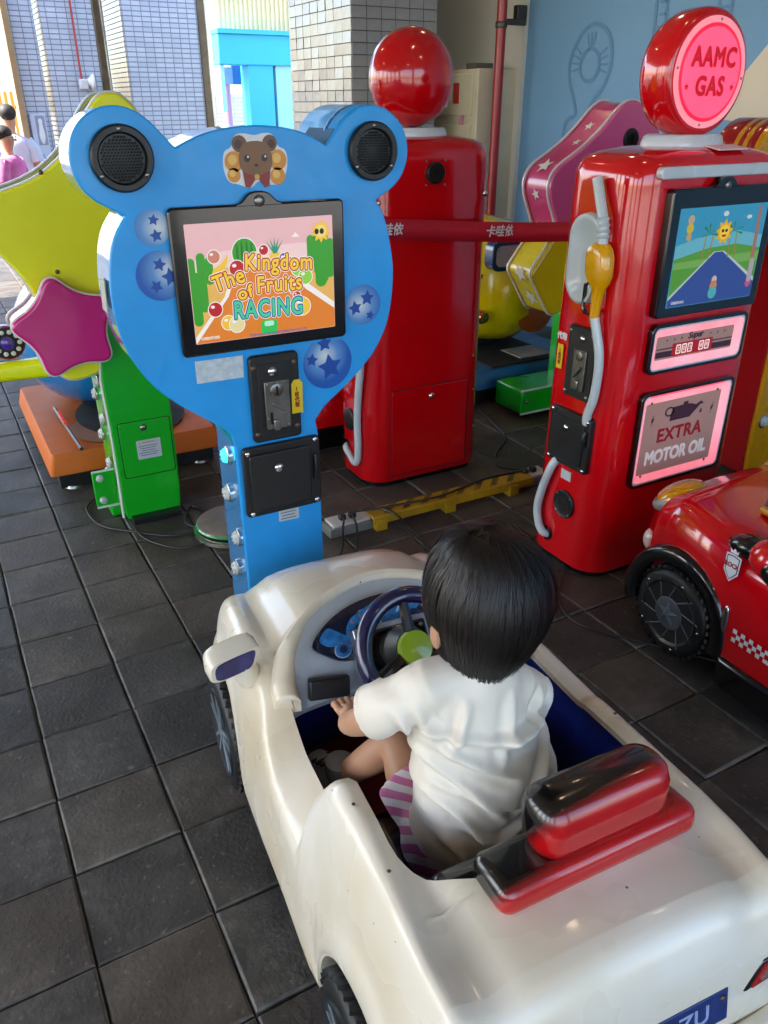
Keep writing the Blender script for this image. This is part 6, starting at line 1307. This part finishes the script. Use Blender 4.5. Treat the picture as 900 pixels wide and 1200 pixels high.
    rg = N.new('ShaderNodeTexNoise'); rg.noise_type = 'RIDGED_MULTIFRACTAL'; rg.inputs['Scale'].default_value = 9; rg.inputs['Detail'].default_value = 2; rg.inputs['Distortion'].default_value = .6; L.new(mp_.outputs[0], rg.inputs['Vector'])
    bp_ = N.new('ShaderNodeBump'); bp_.inputs['Strength'].default_value = .55; bp_.inputs['Distance'].default_value = .010; L.new(rg.outputs[0], bp_.inputs['Height'])
    old = N['Principled BSDF'].inputs['Normal'].links[0].from_socket; L.new(old, bp_.inputs['Normal']); L.new(bp_.outputs[0], N['Principled BSDF'].inputs['Normal'])
    MB_s = MATS['cream_satin'].node_tree.nodes['Principled BSDF']; MB_s.inputs['Sheen Weight'].default_value = .25; MB_s.inputs['Sheen Roughness'].default_value = .4
    sh.data.materials.clear(); sh.data.materials.append(M_sh)
    q = [(-.044 + .052 * math.cos(2 * PI * k / 24), -.207 + .052 * math.sin(2 * PI * k / 24), .812) for k in range(24)]; MB().tube(q + q[:2], .006, 8, cap=False).build('neckband', M_sh, sh)
    for (c0, ax_, rr3_) in (((-.140, -.208, .760), (-.78, .25, -.55), .048), ((.024, -.207, .714), (.72, .2, -.65), .047), ((-.205, -.150, .692), (-.62, .55, -.56), .0465), ((.086, -.176, .639), (.60, .45, -.65), .0465)):
        az_ = Vector(ax_).normalized(); u_ = az_.cross(Vector((0, 0, 1))).normalized(); w_ = az_.cross(u_); q = [Vector(c0) + (u_ * math.cos(2 * PI * k / 30) + w_ * math.sin(2 * PI * k / 30)) * rr3_ for k in range(30)]
        bm_ = MB().tube(q + q[:2], .0022, 6, cap=False).build('seam', M_sh, sh); sw_ = bm_.modifiers.new('wrap', 'SHRINKWRAP'); sw_.target = sh; sw_.wrap_method = 'NEAREST_SURFACEPOINT'; sw_.wrap_mode = 'OUTSIDE_SURFACE'; sw_.offset = .0006
    # striped shorts
    m = mat('pink_striped_cotton', '#c06a9a', rough=.7, var=.05); nt = m.node_tree; N = nt.nodes; L = nt.links; tc = N.new('ShaderNodeTexCoord'); wv = N.new('ShaderNodeTexWave'); wv.bands_direction = 'DIAGONAL'; wv.inputs['Scale'].default_value = 14; wv.inputs['Distortion'].default_value = 1.2; wv.inputs['Detail'].default_value = 1; L.new(tc.outputs['Object'], wv.inputs['Vector'])
    rp_ = N.new('ShaderNodeValToRGB'); rp_.color_ramp.interpolation = 'CONSTANT'; rp_.color_ramp.elements[0].color = (*lin('#c46c9c'), 1); rp_.color_ramp.elements[1].color = (*lin('#d8d0d4'), 1); rp_.color_ramp.elements[1].position = .52; L.new(wv.outputs['Color'], rp_.inputs[0]); L.new(rp_.outputs[0], N['Principled BSDF'].inputs['Base Color'])
    b = MB(); b.loft([[(-.043 + .125 * k_ * math.cos(2 * PI * k / 24), -.20 + .105 * k_ * math.sin(2 * PI * k / 24), z) for k in range(24)] for z, k_ in ((.352, .85), (.38, 1.0), (.43, 1.), (.46, .93))])
    b.tube([(-.085, -.18, .410), (-.102, -.12, .436), (-.106, -.085, .450)], [.064, .065, .066], 18); b.tube([(.01, -.18, .405), (.045, -.09, .425), (.07, -.03, .43)], [.070, .073, .076], 18)
    so_ = b.build('shorts', None, None); rm = so_.modifiers.new('r', 'REMESH'); rm.mode = 'VOXEL'; rm.voxel_size = .006; rm.use_smooth_shade = True; sm = so_.modifiers.new('s', 'SMOOTH'); sm.factor = .6; sm.iterations = 4; bake(so_); so_.parent = t; so_.data.materials.clear(); so_.data.materials.append(m)
    # trainers
    for (x, y, z, rz) in ((-.190, .098, .300, R(14)), (.115, .150, .255, R(-12))):
        M_ = Matrix.Rotation(rz, 4, 'Z'); c_ = Vector((x, y, z))
        up = MB().loft([[c_ + M_ @ Vector((w * math.cos(a) * (1 if True else 1), yy, max(0, h * math.sin(a)))) for a in [PI * k / 12 for k in range(13)]] + [c_ + M_ @ Vector((-w, yy, -.012)), c_ + M_ @ Vector((w, yy, -.012))] for yy, w, h in ((-.052, .018, .03), (-.045, .028, .058), (-.02, .031, .062), (.015, .033, .050), (.05, .035, .038), (.075, .030, .028), (.088, .014, .012))]).build('shoe', mat('white_trainer', '#d6d3c2', rough=.6, col2='#aaa78f', vscale=22), t, smooth=60)
        MB().loft([[c_ + M_ @ Vector((w, yy, -.026)) for w, yy in ell(.038, .076, 24, 0, .018)], [c_ + M_ @ Vector((w, yy, -.008)) for w, yy in ell(.039, .077, 24, 0, .018)]]).build('sole', mat('grey_sole', '#8f8d88', rough=.7), up)
        for k in range(3): MB().box(c_ + M_ @ Vector((0, .012 + .016 * k, .050 - .008 * k)), (.05, .006, .006), M=M_).build('strap', mat('dark_grey_strap', '#3f4040', rough=.7), up)
        MB().lathe([(.026, .03), (.031, .05), (.030, .075), (.026, .078)], c_ + M_ @ Vector((0, -.022, 0)), n=16).build('sock', mat('grey_sock', '#8a8a8c', rough=.8), up)
    return t
def bystander(name_label, loc, rz, hgt, top, m_top, m_low, girl):
    t = thing('person', name_label, 'person', loc, rz); k = hgt / 1.5
    S = lambda x, y, z: (x * k, y * k, z * k)
    J = [(S(0, 0, .78), (.13 * k, .10 * k)), (S(0, 0, .95), (.12 * k, .09 * k)), (S(0, .01, 1.12), (.14 * k, .09 * k)), (S(0, 0, 1.2), .05 * k), (S(0, 0, 1.27), .045 * k), (S(0, .01, 1.34), (.075 * k, .085 * k)), (S(0, .01, 1.42), (.07 * k, .08 * k))]
    E_ = [(0, 1), (1, 2), (2, 3), (3, 4), (4, 5), (5, 6)]
    for s in (-1, 1):
        i = len(J); J += [(S(s * .15, 0, 1.14), .05 * k), (S(s * .20, -.01, .93), .04 * k), (S(s * .21, .06, .74), .03 * k), (S(s * .21, .09, .68), (.025 * k, .035 * k))]; E_ += [(2, i), (i, i + 1), (i + 1, i + 2), (i + 2, i + 3)]
        i = len(J); J += [(S(s * .09, 0, .70), .08 * k), (S(s * .10, .01, .40), .06 * k), (S(s * .10, -.01, .08), .04 * k), (S(s * .10, .09, .03), (.04 * k, .03 * k))]; E_ += [(0, i), (i, i + 1), (i + 1, i + 2), (i + 2, i + 3)]
    skin_fig('body', J, E_, t, M_skin, 2, 0)
    b = MB().loft([[(rx * k * math.cos(2 * PI * q / 20), .005 + ry * k * math.sin(2 * PI * q / 20), z * k) for q in range(20)] for z, rx, ry in ((.70 if not girl else .50, .19 if not girl else .30, .14 if not girl else .24), (.8, .175, .13), (.95, .165, .12), (1.1, .18, .12), (1.18, .15, .10), (1.215, .07, .065))])
    for s in (-1, 1): b.tube([S(s * .12, 0, 1.15), S(s * .18, 0, 1.06), S(s * .205, -.005, .96)], [.075 * k, .075 * k, .075 * k], 12)
    so_ = b.build('dress' if girl else 'shirt', m_top, t, smooth=60)
    if not girl: MB().loft([[(.17 * k * math.cos(2 * PI * q / 16), .12 * k * math.sin(2 * PI * q / 16), z * k) for q in range(16)] for z in (.5, .62, .74)]).build('shorts', m_low, t, smooth=60)
    hb = MB(); hb.sph(S(0, -.020, 1.418), (.082 * k, .090 * k, .080 * k), 20, 12)
    if girl: hb.sph(S(.09, -.03, 1.42), .032 * k, 10, 8); hb.sph(S(-.09, -.03, 1.42), .032 * k, 10, 8)
    hb.build('hair', mat('matt_black_hair', '#1c1614', rough=.7), t, smooth=180)
    for s in (-1, 1):
        MB().sph(S(s * .03, .098, 1.385), .010 * k, 8, 6).build('eye', mat('dark_iris', '#1a0f0a'), t)
        MB().box(S(s * .10, .04, .03), (.09 * k, .2 * k, .06 * k)).build('shoe', mat('grey_sole', '#8f8d88'), t, bevel=.015)
    MB().sph(S(0, .105, 1.36), .014 * k, 8, 6).build('nose', M_skin, t)
child()
bystander('dark-haired boy in pale blue checked shirt seen from behind at far left', (1.075, 10.2, 0), R(-8), 1.58, None, mat('pale_blue_shirt', '#a9c4dc', rough=.8, col2='#c9b8c4', vscale=9), mat('denim', '#3a4a66', rough=.8), False)
bystander('girl in pink dress with hair buns beside the boy at far left', (.90, 9.1, 0), R(-125), 1.40, None, mat('pink_dress', '#d884b4', rough=.8, col2='#c04a90', vscale=4), None, True)
